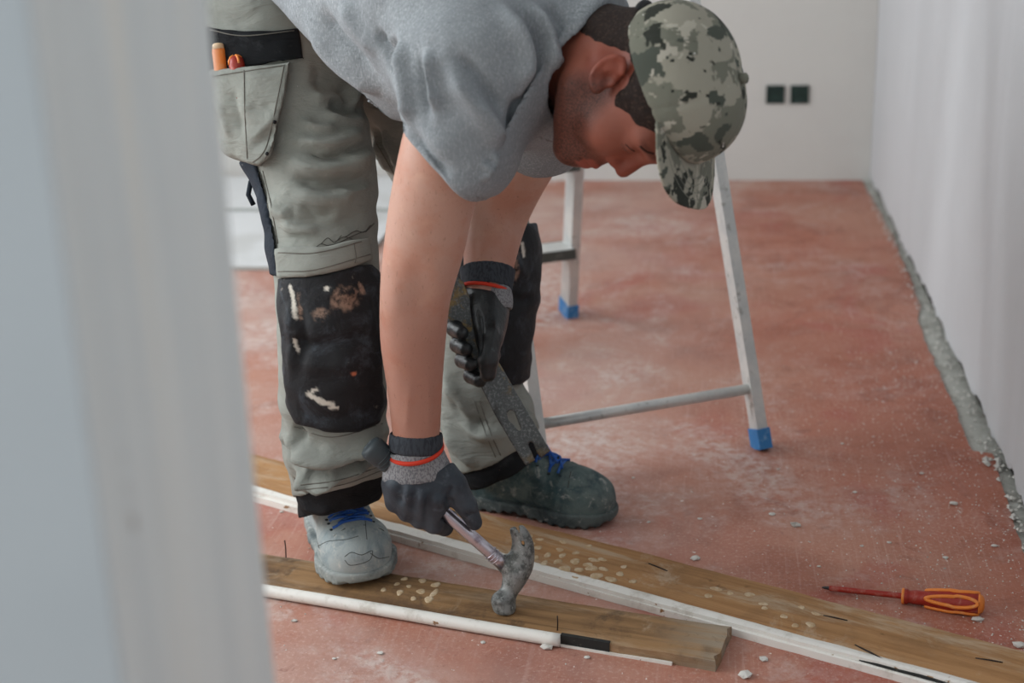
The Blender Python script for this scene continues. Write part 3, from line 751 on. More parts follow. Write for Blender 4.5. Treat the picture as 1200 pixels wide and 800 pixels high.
def body_sdf(Q):
    d = smin(head_sdf(Q), neck_sdf(Q), .022)
    tor = etube(Q, [list(p) + [a, b] for p, a, b in zip(spine, (.09, .13, .155, .11), (.055, .085, .095, .07))], sv)
    tor = smin(tor, rc(Q, RS_, LS_, .055, .055), .04)
    d = smin(d, tor, .03); d = smin(d, arm_r(Q), .03); d = smin(d, arm_l(Q), .02)
    d = smin(d, rc(Q, RHp, LHp, .05, .045), .03); d = smin(d, chain(Q, [spine[0], (RHp + LHp) / 2], [.055, .05]), .03)
    d = smin(d, chain(Q, [RHp, RKn, RAn, RAn - np.array([-.01, .03, .05])], [.060, .050, .036, .03], .02), .03)
    d = smin(d, chain(Q, [LHp, LKn, LAn, LAn - np.array([-.04, .01, .05])], [.055, .048, .036, .03], .02), .03)
    # hands inside the gloves
    d = smin(d, chain(Q, [RWr, P(488, 552, 2.125)], [.028, .026]), .01)
    d = smin(d, chain(Q, [LWr, P(572, 372, 2.275)], [.028, .024]), .01)
    return d
m = Mt('skin', lin(192, 151, 134), .5, 0, .35)
m.over(lin(188, 132, 110), m.mul(m.ramp(m.noise(14, 5, .6), .45, .65), .6)); m.over(lin(205, 164, 142), m.mul(m.ramp(m.noise(30, 4, .6, off=3.), .52, .68), .4))
m.over(lin(130, 60, 42), m.mul(m.attr('tone', 'Red'), .95)); m.over(lin(58, 34, 27), m.mul(m.mul(m.attr('tone', 'Green'), .92), m.ramp(m.noise(420, 2, .5), .3, .7, .55, 1.)))  # face tan and stubble, darkened to paint in shade and red floor bounce
m.over(lin(150, 74, 62), m.attr('tone', 'Blue'))
hr = m.noise(1, 3, .6, .6, m.coord((420, 420, 90)))
m.over(lin(120, 84, 62), m.mul(m.mul(m.ramp(hr, .62, .70), .45), m.attr('arm', 'Red')))
m.bump(m.noise(260, 3, .6), .12, .002); m.b.inputs['Subsurface Weight'].default_value = .08; m.b.inputs['Subsurface Radius'].default_value = (.012, .005, .003); m.b.inputs['Subsurface Scale'].default_value = .4
SKIN = m.m
bd = Skin(body_sdf, (-.86, 1.60, .03), (.20, 2.62, 1.15), .0034, 1)
def head_local(v): return ((v - HO) @ HAX.T) / HS
q = head_local(bd.v); x, y, z = np.abs(q[:, 0]), q[:, 1], q[:, 2]
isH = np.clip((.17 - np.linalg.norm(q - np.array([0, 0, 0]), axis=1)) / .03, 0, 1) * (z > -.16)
def soft(d, w): return np.clip(.5 - d / w, 0, 1)
stub_shade = poly2(y.astype(f32), z.astype(f32), [(.004, .006), (.026, -.002), (.046, -.022), (.066, -.036), (.085, -.040), (.13, -.043), (.13, -.15), (.02, -.15), (-.012, -.07), (-.004, -.03)])  # stubble area, widened so its dark colour also shades the downturned cheek
lips = soft(np.minimum(np.abs(z + .0530), np.abs(z + .0650)) - .006, .004) * (y > .084) * (x < .021) * (np.abs(z + .059) < .013)
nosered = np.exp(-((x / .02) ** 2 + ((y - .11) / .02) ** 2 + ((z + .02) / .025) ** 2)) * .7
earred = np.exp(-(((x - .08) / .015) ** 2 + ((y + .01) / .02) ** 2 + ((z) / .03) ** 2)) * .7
tone = np.stack([np.clip(isH * .86 + nosered + earred, 0, 1), isH * soft(stub_shade, .022) * (1 - lips), lips * isH * .7], 1)
lash = np.exp(-((z - .006) / .0028) ** 2) * soft(np.abs(x - .032) - .013, .006) * (y > .070); tone[:, 1] = np.clip(tone[:, 1] + lash, 0, 1)
brow = np.exp(-(((z - .036) / .005) ** 2)) * soft(np.abs(x - .032) - .020, .008) * (y > .055); tone[:, 1] = np.clip(tone[:, 1] + brow * .9, 0, 1)
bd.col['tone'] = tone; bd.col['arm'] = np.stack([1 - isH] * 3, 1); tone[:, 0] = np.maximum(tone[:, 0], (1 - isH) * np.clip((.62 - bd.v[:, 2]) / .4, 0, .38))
# forearm muscle, tendons and elbow
bd.crease([([(470, 318), (464, 345), (470, 372)], .012, .0022), ([(458, 290), (452, 340), (456, 400)], .02, .0028), ([(512, 300), (520, 350), (512, 400)], .018, .002), ([(482, 440), (478, 480), (476, 508)], .006, .0012), ([(500, 430), (503, 470), (502, 505)], .005, .0012), ([(484, 300), (492, 335), (490, 380)], .014, -.0022), ([(567, 262), (563, 300), (560, 322)], .005, .0016)])
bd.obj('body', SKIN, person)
LASH = Mt('dark_lash', lin(52, 32, 26), .8).m
for nm_, pts_, r_ in (('eyelash', [(733, 169), (738, 174), (745, 178)], .0009), ('eyebrow', [(750, 171), (757, 177), (766, 180)], .0017)):
    stitch(bd, nm_, pts_, r_, LASH, person, .0)

# hair
m = Mt('short_dark_hair', lin(38, 28, 24), .75, 0, .25); m.over(lin(72, 54, 44), m.ramp(m.noise(1, 3, .6, .5, m.coord((260, 260, 260))), .5, .7)); m.bump(m.noise(420, 3, .7), .7, .004); HAIR = m.m
def hair_sdf(Q):
    q = ((Q - np.array(HO, f32)) @ np.array(HAX, f32).T) / f32(HS)
    pl = poly2(q[:, 1], q[:, 2], [(-.2, -.085), (-.085, -.075), (-.062, -.050), (-.046, -.022), (-.034, .006), (-.024, .026), (-.006, .034), (.010, .024), (.022, .004), (.036, .004), (.046, .024), (.062, .032), (.072, .048), (.092, .078), (.2, .2), (-.2, .2)]) * f32(HS) + .004 * noise3(Q, 70)
    d = smin(ell(q, (0, -.003, .050), (.074, .090, .080)), ell(q, (0, .034, -.015), (.060, .058, .080)), .03) * f32(HS)
    d = smin(d, neck_sdf(Q), .022)
    taper = np.clip(-pl / .02, 0, 1) * .0065
    return np.maximum(np.maximum(d - taper - .0006 * noise3(Q, 260), pl), (q[:, 2] - (.052 + .36 * q[:, 1])) * f32(HS))
hk = Skin(hair_sdf, HO - .17, HO + .17, .0024, 0); hk.obj('hair', HAIR, person)

# cap
m = Mt('camouflage_cloth', lin(150, 146, 132), .9, 0, .2)
cq = m.N.new('ShaderNodeVectorMath'); cq.operation = 'SNAP'; cq.inputs[1].default_value = (.0035,) * 3; m.L.new(m.tc.outputs['Object'], cq.inputs[0])
wp = m.N.new('ShaderNodeMix'); wp.data_type = 'VECTOR'; wp.inputs[0].default_value = .55; m.L.new(m.tc.outputs['Object'], wp.inputs[4]); m.L.new(cq.outputs[0], wp.inputs[5]); cv_ = wp.outputs[1]
m.over(lin(112, 112, 100), m.ramp(m.noise(20, 3, .6, .3, cv_), .500, .520))
m.over(lin(76, 80, 72), m.ramp(m.noise(17, 3, .6, .4, cv_, 4.), .560, .575))
m.over(lin(50, 52, 46), m.ramp(m.noise(22, 3, .6, .5, cv_, 7.), .585, .600))
m.over(lin(176, 170, 156), m.mul(m.ramp(m.noise(24, 3, .6, .3, cv_, 11.), .600, .615), .9))
m.over(lin(210, 208, 200), m.ramp(m.noise(75, 2, .5, .3, None, 15.), .735, .75))
m.bump(m.noise(500, 2, .5), .25, .002); m.bump(m.noise(40, 4, .6), .25, .006); CAMO = m.m
def crown_raw(q):
    return smin(ell(q, (0, -.002, .054), (.086, .098, .084)), ell(q, (0, .034, .070), (.074, .068, .072)), .02)
def cap_sdf(Q):
    q = ((Q - np.array(HO, f32)) @ np.array(HAX, f32).T) / f32(HS)
    d = crown_raw(q) + .0010 * noise3(Q, 22) ; rim = .041 + .36 * q[:, 1]
    d = smax(d, rim - q[:, 2], .003)
    d = np.maximum(d, -(np.maximum(crown_raw(q) + .006, rim - .02 - q[:, 2])))
    seam = np.abs(np.arctan2(q[:, 0], q[:, 1]) % (math.pi / 3) - 0) * np.sqrt(q[:, 0] ** 2 + q[:, 1] ** 2)
    seam = np.minimum(seam, np.abs(math.pi / 3 - np.arctan2(q[:, 0], q[:, 1]) % (math.pi / 3)) * np.sqrt(q[:, 0] ** 2 + q[:, 1] ** 2))
    d = d + .0012 * np.exp(-(seam / .0022) ** 2)
    d = np.maximum(d, -ell(q, (0, -.118, .0), (.04, .05, .032)))             # strap opening at the back
    return d * f32(HS)
ck = Skin(cap_sdf, HO - .19, HO + .19, .0025, 1)
cap = ck.obj('cap', CAMO, person); cap['label'] = 'grey digital camouflage baseball cap'
def brim_sdf(Q):
    q = ((Q - np.array(HO, f32)) @ np.array(HAX, f32).T) / f32(HS)
    x, y, z = q[:, 0], q[:, 1], q[:, 2]
    x = x + .010
    zz = .0740 - .9 * x * x + .00 * (y - .09) + .012 * np.clip((y - .1) / .06, -1, 2) * 0
    out = np.sqrt(np.abs(x / .090) ** 3 + np.abs((y - .066) / .090) ** 3) - 1
    d = np.maximum(np.maximum(np.abs(z - zz) - .0021, out * .075), .090 - 5.0 * (x - .010) ** 2 - y)
    return np.maximum(d, -(crown_raw(q) + .012)) * f32(HS)
bk = Skin(brim_sdf, hl(0, .11, .07) - .12, hl(0, .11, .07) + .12, .0020, 1); bk.obj('brim', CAMO, cap)
THREAD = Mt('dark_thread', lin(60, 62, 58), .9).m
BTH = Mt('olive_thread', lin(120, 120, 110), .9).m
for rr in (.90, .80, .70, .60):
    L = []
    for a in np.linspace(-1.15, 1.15, 40):
        x_ = .080 * rr * math.sin(a); y_ = .066 + .088 * rr * math.cos(a)
        p_ = hl(x_ - .010, y_, .0740 - .9 * x_ * x_ + .0021)
        qq = np.array([[x_, y_, .074]], f32)
        if crown_raw(qq)[0] > .004: L.append(p_)
    if len(L) > 3: tube_obj('brim_stitching', L, .0005, BTH, cap, 5)
lathe(hl(0, .004, .1455), uv, [(-.006, .007), (.003, .0068), (.005, .004), (.0055, .001)], CAMO, 'button', cap, 14)
L = [hl(.050 * math.sin(a), -.006 - .094 * math.cos(a), .018) for a in np.linspace(-.9, .9, 16)]
tube_obj('strap', L, .0055, Mt('black_strap', lin(26, 26, 28), .7).m, cap, 8)

# ------------------------------------------------------------------ t-shirt
m = Mt('heather_grey_jersey', lin(138, 143, 146), .95, 0, .15)
hn = m.noise(1, 3, .7, .2, m.coord((420, 420, 150), (.4, .5, 0)))
m.over(lin(168, 172, 175), m.ramp(hn, .45, .70)); m.over(lin(106, 111, 115), m.mul(m.ramp(m.noise(1, 3, .7, .3, m.coord((130, 400, 300)), 4.), .52, .70), .7))
m.over(lin(124, 128, 132), m.mul(m.ramp(m.noise(6, 4, .6), .4, .7), .5)); m.bump(hn, .25, .002); JERSEY = m.m
hemA, hemB = P(300, -22, 2.2), P(462, 148, 2.05)
hem_n = -np.cross(nrm(hemB - hemA), CV(.10, 0, 1)); hem_n = hem_n if hem_n @ uv < 0 else -hem_n    # outward = towards the legs
slA, slB = P(464, 148, 1.85), P(552, 231, 1.90)
sl_n = np.cross(nrm(slB - slA), CV(.15, -.10, 1)); sl_n = sl_n if sl_n @ CV(-.7, .7, 0) > 0 else -sl_n
nkA, nkB = P(712, 0, 1.85), P(640, 158, 1.9)
nk_n = np.cross(nrm(nkB - nkA), CV(.35, 0, 1)); nk_n = nk_n if nk_n @ uv > 0 else -nk_n
def shirt_sdf(Q):
    t = etube(Q, [list(p) + [a, b] for p, a, b in zip([P(330, -20, 2.36)] + spine + [P(690, 62, 1.90)], (.185, .185, .190, .195, .135, .085), (.135, .140, .140, .135, .100, .085))], sv)
    t = smin(t, rc(Q, P(420, 60, 2.12), P(560, 75, 1.96), .075, .075), .06)
    t = smin(t, rc(Q, RS_ + uv * -.01, LS_, .085, .085), .07)
    t = smin(t, rc(Q, RS_ - fv * .02, NB - fv * .02, .06, .05), .05)
    s1 = etube(Q, [list(p) + [a, b] for p, a, b in zip([P(566, 70, 1.88), P(548, 140, 1.88), P(530, 205, 1.89), P(515, 270, 1.90)], (.085, .080, .0775, .075), (.095, .088, .080, .078))], CV(1, 0, 0))
    s1 = smax(smax(s1, plane(Q, P(556, 240, 1.9), CV(.35, .9, 0)), .03), plane(Q, slA, sl_n), .003)
    s1 = np.maximum(s1, -np.maximum(arm_r(Q) - .010, -(plane(Q, slA, sl_n) + .035)))
    s2 = rc(Q, LS_, P(632, 150, 2.20), .088, .080); s2 = smax(s2, plane(Q, P(622, 170, 2.22), nrm(P(594, 215, 2.32) - LS_)), .004)
    d = smin(smin(t, s2, .03), s1, .028)
    d = smax(d, plane(Q, hemA, hem_n), .005)
    d = np.maximum(d, -np.maximum(t + .016, -(plane(Q, hemA, hem_n) + .03)))       # hollow behind the hem
    d = smax(d, plane(Q, nkA, nk_n), .006)
    d = np.maximum(d, -np.maximum(rc(Q, hl(0, -.02, -.06), NB - uv * .02 + fv * .012, .072, .070), -(plane(Q, nkA, nk_n) + .05)))
    return d
tk = Skin(shirt_sdf, (-.95, 1.55, .55), (.12, 2.65, 1.25), .0044, 2)
tk.crease([(p_, w_c, 2.4 * h_c) for p_, w_c, h_c in [
    ([(455, 40), (462, 75), (470, 110), (462, 135)], .014, -.010), ([(440, 30), (452, 62), (462, 95)], .008, -.005), ([(470, 45), (475, 80), (482, 120), (480, 150)], .010, .006),
    ([(500, 55), (505, 95), (512, 135)], .010, .005), ([(492, 60), (497, 100), (503, 140)], .007, -.004), ([(520, 70), (545, 110), (575, 150), (588, 175)], .014, .005), ([(535, 60), (565, 95), (592, 140)], .008, -.004), ([(478, 150), (500, 180), (530, 212)], .010, -.004),
    ([(600, 0), (622, 35), (632, 65), (625, 100), (612, 125)], .010, -.005), ([(615, 0), (638, 30), (645, 60), (640, 90)], .009, .006), ([(585, 0), (610, 40), (618, 75), (610, 105)], .012, .006), ([(640, 0), (655, 30), (655, 60)], .008, -.004), ([(612, 110), (606, 135), (610, 155)], .012, -.004),
    ([(350, 12), (385, 60), (420, 92), (450, 112)], .016, .005), ([(372, 8), (400, 48), (440, 88)], .012, -.005), ([(400, 0), (420, 35), (445, 65)], .014, .004), ([(560, 110), (580, 140), (592, 160)], .006, .003), ([(575, 178), (580, 190), (570, 200)], .004, .003), ([(565, 190), (572, 200), (562, 212)], .004, .003)]])
tk.puff(lambda v: .008 * noise3(v, (9, 9, 16)) + .0025 * noise3(v, (26, 22, 34), 5))
shirt = tk.obj('t_shirt', JERSEY, person)
nkc = P(676, 78, 1.9)
kc = Skin(lambda Q: np.maximum(shirt_sdf(Q) - .0016, -(plane(Q, nkA, nk_n) + .017)).astype(f32), nkc - .17, nkc + .17, .0030, 1)
kc.obj('collar', JERSEY, shirt)

# ------------------------------------------------------------------ trousers
def cloth(name, c1, c2, c3, dirt=.5):
    m = Mt(name, lin(*c1), .92, 0, .15)
    m.over(lin(*c2), m.mul(m.ramp(m.noise(9, 5, .6), .42, .66), .7)); m.over(lin(*c3), m.mul(m.ramp(m.noise(24, 6, .7, .5, off=3.), .55, .72), dirt))
    m.over(lin(214, 206, 196), m.ramp(m.noise(95, 3, .6, 0, None, 9.), .74, .77)); m.over(lin(196, 138, 112), m.ramp(m.noise(42, 2, .5, 0, None, 12.), .76, .775))
    tw = m.noise(1, 2, .6, 0, m.coord((700, 700, 500))); m.bump(tw, .2, .0015); m.bump(m.noise(55, 4, .6), .2, .004); m.bump(m.noise(1, 4, .55, 1.2, m.coord((11, 11, 34), (.25, .2, 0)), 5.), .55, .012); return m.m
GREYC = cloth('grey_work_cloth', (142, 144, 137), (122, 124, 118), (162, 162, 154))
BLACKC = cloth('black_cordura', (30, 31, 33), (22, 23, 25), (58, 60, 62), .6)
NAVYC = cloth('dark_navy_cloth', (44, 50, 58), (34, 38, 46), (66, 72, 80), .4)
def leg_r(Q):
    c = [P(322, 30, 2.26), P(335, 100, 2.235), P(353, 150, 2.215), P(369, 200, 2.20), P(378, 250, 2.18), P(381, 300, 2.165), P(386, 360, 2.15), P(389, 430, 2.165), P(391, 500, 2.21), P(396, 548, 2.27), P(397, 592, 2.32), P(393, 625, 2.355)]
    ru = [.130, .114, .100, .088, .079, .077, .078, .078, .078, .075, .068, .060]
    rv_ = [.135, .120, .108, .098, .088, .083, .084, .080, .080, .082, .078, .070]
    return etube(Q, [list(p) + [a, b] for p, a, b in zip(c, ru, rv_)], CV(1, 0, 0), 3, .012)
def leg_l(Q):
    c = [P(425, 20, 2.38), P(470, 90, 2.40), P(508, 155, 2.42), P(550, 235, 2.44), P(571, 310, 2.45), P(566, 375, 2.46), P(562, 440, 2.48), P(574, 500, 2.50), P(592, 556, 2.52), P(600, 585, 2.53)]
    ru = [.125, .108, .100, .090, .078, .074, .072, .078, .072, .066]
    return etube(Q, [list(p) + [a, a] for p, a in zip(c, ru)], CV(1, 0, 0), 3, .012)
def trouser_raw(Q):
    pel = ell(Q, P(335, 15, 2.32), (.185, .155, .150), (nrm(sv), fv, uv))
    pel = smin(pel, ell(Q, P(300, -15, 2.33), (.16, .13, .12), (nrm(sv), fv, uv)), .05)
    d = smin(leg_r(Q), leg_l(Q), .035)
    return smin(d, pel, .05)
_n = nrm(np.cross(P(450, 556, 2.235) - P(347, 583, 2.235), P(400, 566, 2.38) - P(347, 583, 2.235))); CUTR = (P(400, 570, 2.235), _n if _n[2] < 0 else -_n)
CUTL = (P(594, 534, 2.45), nrm(CV(.46, .86, .18)))
def ends(Q):
    """distance-like value that is positive beyond the trouser hems"""
    x, y, Z = projn(Q); left = x > 508
    return np.where(left, plane(Q, *CUTL), plane(Q, *CUTR)).astype(f32)
def trouser_sdf(Q):
    d = trouser_raw(Q); e = ends(Q); x, y, Z = projn(Q)
    d = np.where(y > 430, smax(d, e, .004), d)
    inner = np.maximum(d + .009, -(e + .03))
    return np.where(y > 430, np.maximum(d, -inner), d).astype(f32)
pk = Skin(trouser_sdf, (-1.0, 1.72, .06), (-.12, 2.66, 1.15), .0048, 2)
FOLDS = [
    ([(352, 138), (372, 150), (398, 148)], .008, .004), ([(398, 180), (415, 186), (436, 178)], .007, .004), ([(350, 240), (372, 250), (398, 246)], .008, -.004), ([(330, 262), (352, 270), (375, 268)], .008, .004), ([(392, 218), (412, 224), (436, 218)], .007, .003), ([(360, 110), (385, 112), (410, 108)], .012, .004), ([(318, 235), (332, 250), (345, 250)], .010, .004), ([(440, 80), (420, 105), (418, 132)], .010, .005),
    ([(345, 160), (375, 172), (405, 165), (425, 150)], .012, .006), ([(350, 172), (385, 184), (420, 172)], .008, -.005), ([(335, 188), (370, 200), (410, 196), (435, 188)], .012, .006), ([(340, 205), (380, 216), (432, 208)], .010, -.005), ([(340, 225), (380, 236), (430, 228)], .012, .004), ([(345, 255), (385, 262), (432, 250)], .012, -.004),
    ([(385, 118), (410, 128), (432, 125)], .010, -.006), ([(375, 130), (405, 142), (425, 140)], .008, .005), ([(360, 88), (400, 100), (440, 128)], .020, -.006), ([(420, 135), (440, 165), (462, 205)], .006, .005), ([(430, 140), (452, 175), (470, 205)], .006, -.005), ([(445, 150), (462, 180), (475, 210)], .006, .005),
    ([(330, 512), (365, 530), (410, 528), (450, 505)], .012, .012), ([(332, 522), (360, 545), (395, 545)], .010, -.010), ([(340, 540), (372, 556), (388, 548), (378, 540)], .010, .009), ([(395, 540), (425, 532), (450, 520)], .010, -.009), ([(362, 560), (395, 552), (440, 540)], .010, .008), ([(335, 555), (350, 572), (362, 580)], .010, -.006), ([(340, 498), (352, 512), (345, 528)], .010, -.006), ([(352, 530), (362, 548), (356, 562)], .008, .008),
    ([(520, 430), (535, 470), (560, 505), (600, 510)], .014, .008), ([(525, 455), (545, 490), (575, 500)], .010, -.008), ([(520, 500), (540, 530), (560, 550)], .012, .005), ([(612, 480), (622, 505), (632, 525)], .010, .005)]
pk.crease([(p_, w_c, 2.3 * h_c) for p_, w_c, h_c in FOLDS])
pk.puff(lambda v: .009 * noise3(v, (9, 9, 20)) + .004 * noise3(v, (26, 26, 40), 9))
trousers = pk.obj('trousers', GREYC, person)
def layer(name, poly, z0, z1, th, m, lo, hi, h=.0034, folds=None, rnd=.004, parent=None, sm=1, extra=None, lab=None, noise=.0012):
    """patch of cloth that follows the trouser surface within an outline"""
    def fn(Q):
        d = trouser_raw(Q) - th
        d = smax(d, region(Q, poly, z0, z1), rnd)
        if extra is not None: d = smax(d, extra(Q), .003)
        return d.astype(f32)
    k = Skin(fn, lo, hi, h, sm)
    if folds: k.crease(folds)
    if noise: k.puff(lambda v: noise * noise3(v, (24, 24, 34), 3) + (.009 * noise3(v, (9, 9, 20)) + .004 * noise3(v, (26, 26, 40), 9)))
    o = k.obj(name, m, parent or trousers)
    if lab: o['label'] = lab
    return k, o
def bounds(poly, z0, z1, pad=.03):
    c = np.array([P(x, y, z) for x, y in poly for z in (z0, z1)]); return c.min(0) - pad, c.max(0) + pad
KPM = Mt('scuffed_black_knee_cloth', lin(26, 27, 30), .72, 0, .35)
KPM.over(lin(66, 72, 80), KPM.mul(KPM.ramp(KPM.noise(16, 7, .75, .6), .50, .70), .8)); KPM.over(lin(130, 124, 116), KPM.mul(KPM.ramp(KPM.noise(34, 6, .7, .8, None, 3.), .62, .72), .7))
KPM.over(lin(206, 200, 188), KPM.attr('splat', 'Red')); KPM.over(lin(190, 112, 82), KPM.attr('splat', 'Green')); KPM.over(lin(148, 122, 106), KPM.mul(KPM.attr('splat', 'Blue'), KPM.ramp(KPM.noise(60, 5, .7), .35, .6)))
KPM.bump(KPM.noise(40, 6, .7), .5, .006); KPM = KPM.m
def splat(k, lst):
    c = np.zeros((len(k.v), 3)); nz = noise3(k.v, 60) * .5 + noise3(k.v, 150, 4) * .4
    for pts, r, ch in lst:
        L = k.path(pts) if len(pts) > 1 else np.array([a for a in [k.cast(*pts[0])[0]] if a is not None])
        if not len(L): continue
        d = np.min(np.linalg.norm(k.v[:, None, :] - L[None], axis=2), axis=1) if len(L) * len(k.v) < 4e7 else np.full(len(k.v), 1.)
        c[:, ch] = np.maximum(c[:, ch], np.clip((1 - d / r + nz * 1.1) * 3, 0, 1))
    k.col['splat'] = c
# right knee pad pocket
kp = [(324, 326), (380, 322), (436, 308), (446, 318), (448, 360), (446, 420), (452, 470), (444, 494), (420, 506), (380, 506), (346, 496), (334, 470), (328, 400)]
lo, hi = bounds(kp, 1.98, 2.2)
k1, o1 = layer('knee_pad', kp, 1.9, 2.19, .012, KPM, lo, hi, .0032, [([(332, 398), (370, 404), (410, 398), (446, 392)], .010, -.006), ([(340, 420), (380, 430), (440, 420)], .012, .004), ([(336, 350), (342, 400), (340, 450)], .010, .005), ([(350, 345), (356, 390), (352, 440)], .008, -.004), ([(345, 480), (390, 492), (440, 478)], .010, -.004), ([(430, 330), (436, 370), (434, 410)], .010, .004), ([(380, 335), (400, 345), (430, 335)], .012, .004), ([(335, 375), (350, 385), (345, 395)], .006, .004)], lab='scuffed black knee pad pocket with paint splashes')
splat(k1, [([(340, 336), (344, 352), (346, 372)], .004, 0), ([(345, 398), (350, 412)], .003, 0), ([(362, 462), (376, 470), (390, 474)], .005, 0), ([(366, 458), (372, 456)], .003, 0), ([(383, 338)], .005, 0), ([(400, 352), (412, 346)], .018, 2), ([(376, 368)], .012, 2), ([(415, 438)], .005, 1), ([(396, 478), (388, 478)], .003, 0), ([(422, 335), (425, 342)], .005, 2), ([(350, 345), (352, 372)], .004, 2)])
bpy.data.objects.remove(o1); o1 = k1.obj('knee_pad', KPM, trousers); o1['label'] = 'scuffed black knee pad pocket with paint splashes'
# left knee pad pocket
kl = [(550, 290), (590, 268), (640, 258), (645, 300), (645, 380), (640, 430), (612, 452), (580, 455), (545, 430), (525, 380), (530, 320)]
lo, hi = bounds(kl, 2.28, 2.52)
k2, o2 = layer('knee_pad', kl, 2.1, 2.49, .013, KPM, lo, hi, .0036, [([(600, 300), (612, 320), (622, 325)], .010, .006), ([(596, 345), (610, 352), (626, 348)], .008, -.005)])
splat(k2, [([(604, 290), (606, 310), (602, 330)], .006, 2), ([(612, 285), (614, 300)], .004, 0)])
bpy.data.objects.remove(o2); o2 = k2.obj('knee_pad', KPM, trousers)
# grey flap above the right knee pad, with frayed tear
ff = [(322, 292), (380, 290), (434, 276), (438, 304), (400, 314), (360, 324), (324, 326)]
lo, hi = bounds(ff, 2.02, 2.2); k3, o3 = layer('knee_flap', ff, 1.9, 2.18, .0165, GREYC, lo, hi, .0034)
# holster pocket on the hip
hp = [(246, 84), (284, 78), (342, 70), (334, 112), (322, 168), (316, 182), (304, 194), (290, 190), (262, 176), (250, 150), (246, 120)]
lo, hi = bounds(hp, 2.0, 2.28); k4, o4 = layer('holster_pocket', hp, 1.9, 2.24, .020, GREYC, lo, hi, .0036, [([(270, 100), (278, 130), (284, 160)], .010, -.005), ([(292, 165), (312, 150), (326, 130)], .008, .004), ([(292, 178), (310, 162), (322, 148)], .008, -.004), ([(258, 110), (264, 140), (272, 165)], .010, .005), ([(292, 120), (305, 130), (322, 118)], .010, -.003)])
# black panel under the waist
bp = [(240, 30), (280, 36), (320, 34), (352, 30), (358, 70), (342, 72), (284, 80), (244, 86)]
lo, hi = bounds(bp, 2.0, 2.3); k5, o5 = layer('black_panel', bp, 1.9, 2.25, .006, BLACKC, lo, hi, .004)
bp2 = [(340, 34), (372, 52), (402, 76), (380, 74), (345, 70)]
# navy side panel at the back of the thigh
np_ = [(280, 190), (298, 186), (310, 225), (322, 280), (326, 326), (314, 322), (300, 280), (286, 235)]
lo, hi = bounds(np_, 2.0, 2.4); k6, o6 = layer('side_panel', np_, 1.9, 2.5, .006, NAVYC, lo, hi, .0036)
tab = tube_obj('tool_loop', pk.path([(294, 210), (291, 226), (297, 240)], .004) if len(pk.path([(294, 210), (291, 226), (297, 240)], .004)) > 2 else [P(294, 212, 2.2), P(291, 228, 2.2), P(297, 240, 2.2)], .004, NAVYC, trousers, 8)
# black hem bands
hr_ = [(325, 560), (470, 530), (470, 650), (325, 650)]
lo, hi = bounds(hr_, 2.1, 2.5)
def endsR(Q): return plane(Q, CUTR[0] + nrm(CUTR[1]) * .036, CUTR[1])
def endsL(Q): return plane(Q, CUTL[0] + nrm(CUTL[1]) * .034, CUTL[1])
k7, o7 = layer('hem_band', hr_, 2.0, 2.5, -.005, BLACKC, lo, hi, .0036, [([(350, 592), (372, 600), (392, 596)], .008, .004)], extra=endsR)
hl_ = [(525, 530), (600, 500), (670, 490), (670, 640), (525, 640)]
lo, hi = bounds(hl_, 2.3, 2.7); k8, o8 = layer('hem_band', hl_, 2.2, 2.7, -.005, BLACKC, lo, hi, .0036, extra=endsL)
LT = Mt('grey_stitching', lin(104, 101, 94), .9).m
for k, pts in ((k4, [(246, 90), (284, 84), (338, 76)]), (k4, [(286, 82), (287, 130), (290, 186)]), (k4, [(333, 76), (325, 116), (314, 166), (306, 182), (296, 190)]), (k4, [(339, 80), (331, 118), (320, 168), (310, 186)]), (k5, [(246, 35), (285, 42), (345, 36)]), (pk, [(304, 200), (312, 232), (322, 285)]), (pk, [(308, 200), (316, 232), (326, 285)]), (k3, [(326, 318), (370, 316), (434, 298)]), (k3, [(326, 296), (372, 296), (434, 280)]), (k3, [(415, 286), (417, 300), (416, 308)]), (pk, [(350, 574), (400, 568), (450, 550)]), (pk, [(352, 568), (400, 562), (450, 544)]), (pk, [(548, 560), (575, 550), (605, 530)]), (pk, [(562, 470), (576, 510), (592, 545)]), (pk, [(556, 470), (570, 510), (586, 548)]), (pk, [(345, 500), (390, 512), (448, 496)]), (pk, [(422, 140), (445, 175), (466, 212)])):
    stitch(k, 'seam', pts, .0009, LT, trousers, .0003)
FRAY = Mt('frayed_thread', lin(84, 82, 78), .95).m
tear = [([(368, 292), (376, 286), (384, 288)]), ([(376, 286), (384, 279), (392, 284), (400, 276)]), ([(392, 284), (402, 278), (412, 280)]), ([(404, 278), (416, 271), (426, 272), (434, 264)]), ([(384, 288), (398, 284), (414, 276), (430, 270)]), ([(428, 272), (434, 266), (438, 262)])]
for pts in tear: stitch(k3 if False else pk, 'frayed_tear', pts, .0006, FRAY, trousers, .001)
for px, py in ((322, 143), (313, 180)):
    a, nn = k4.cast(px, py)
    if a is not None: lathe(a - nn * .001, nn, [(0, .0028), (.0022, .0028), (.003, .0015)], Mt('dark_rivet', lin(30, 30, 32), .4, .5).m, 'rivet', trousers, 10)
#__PART5__

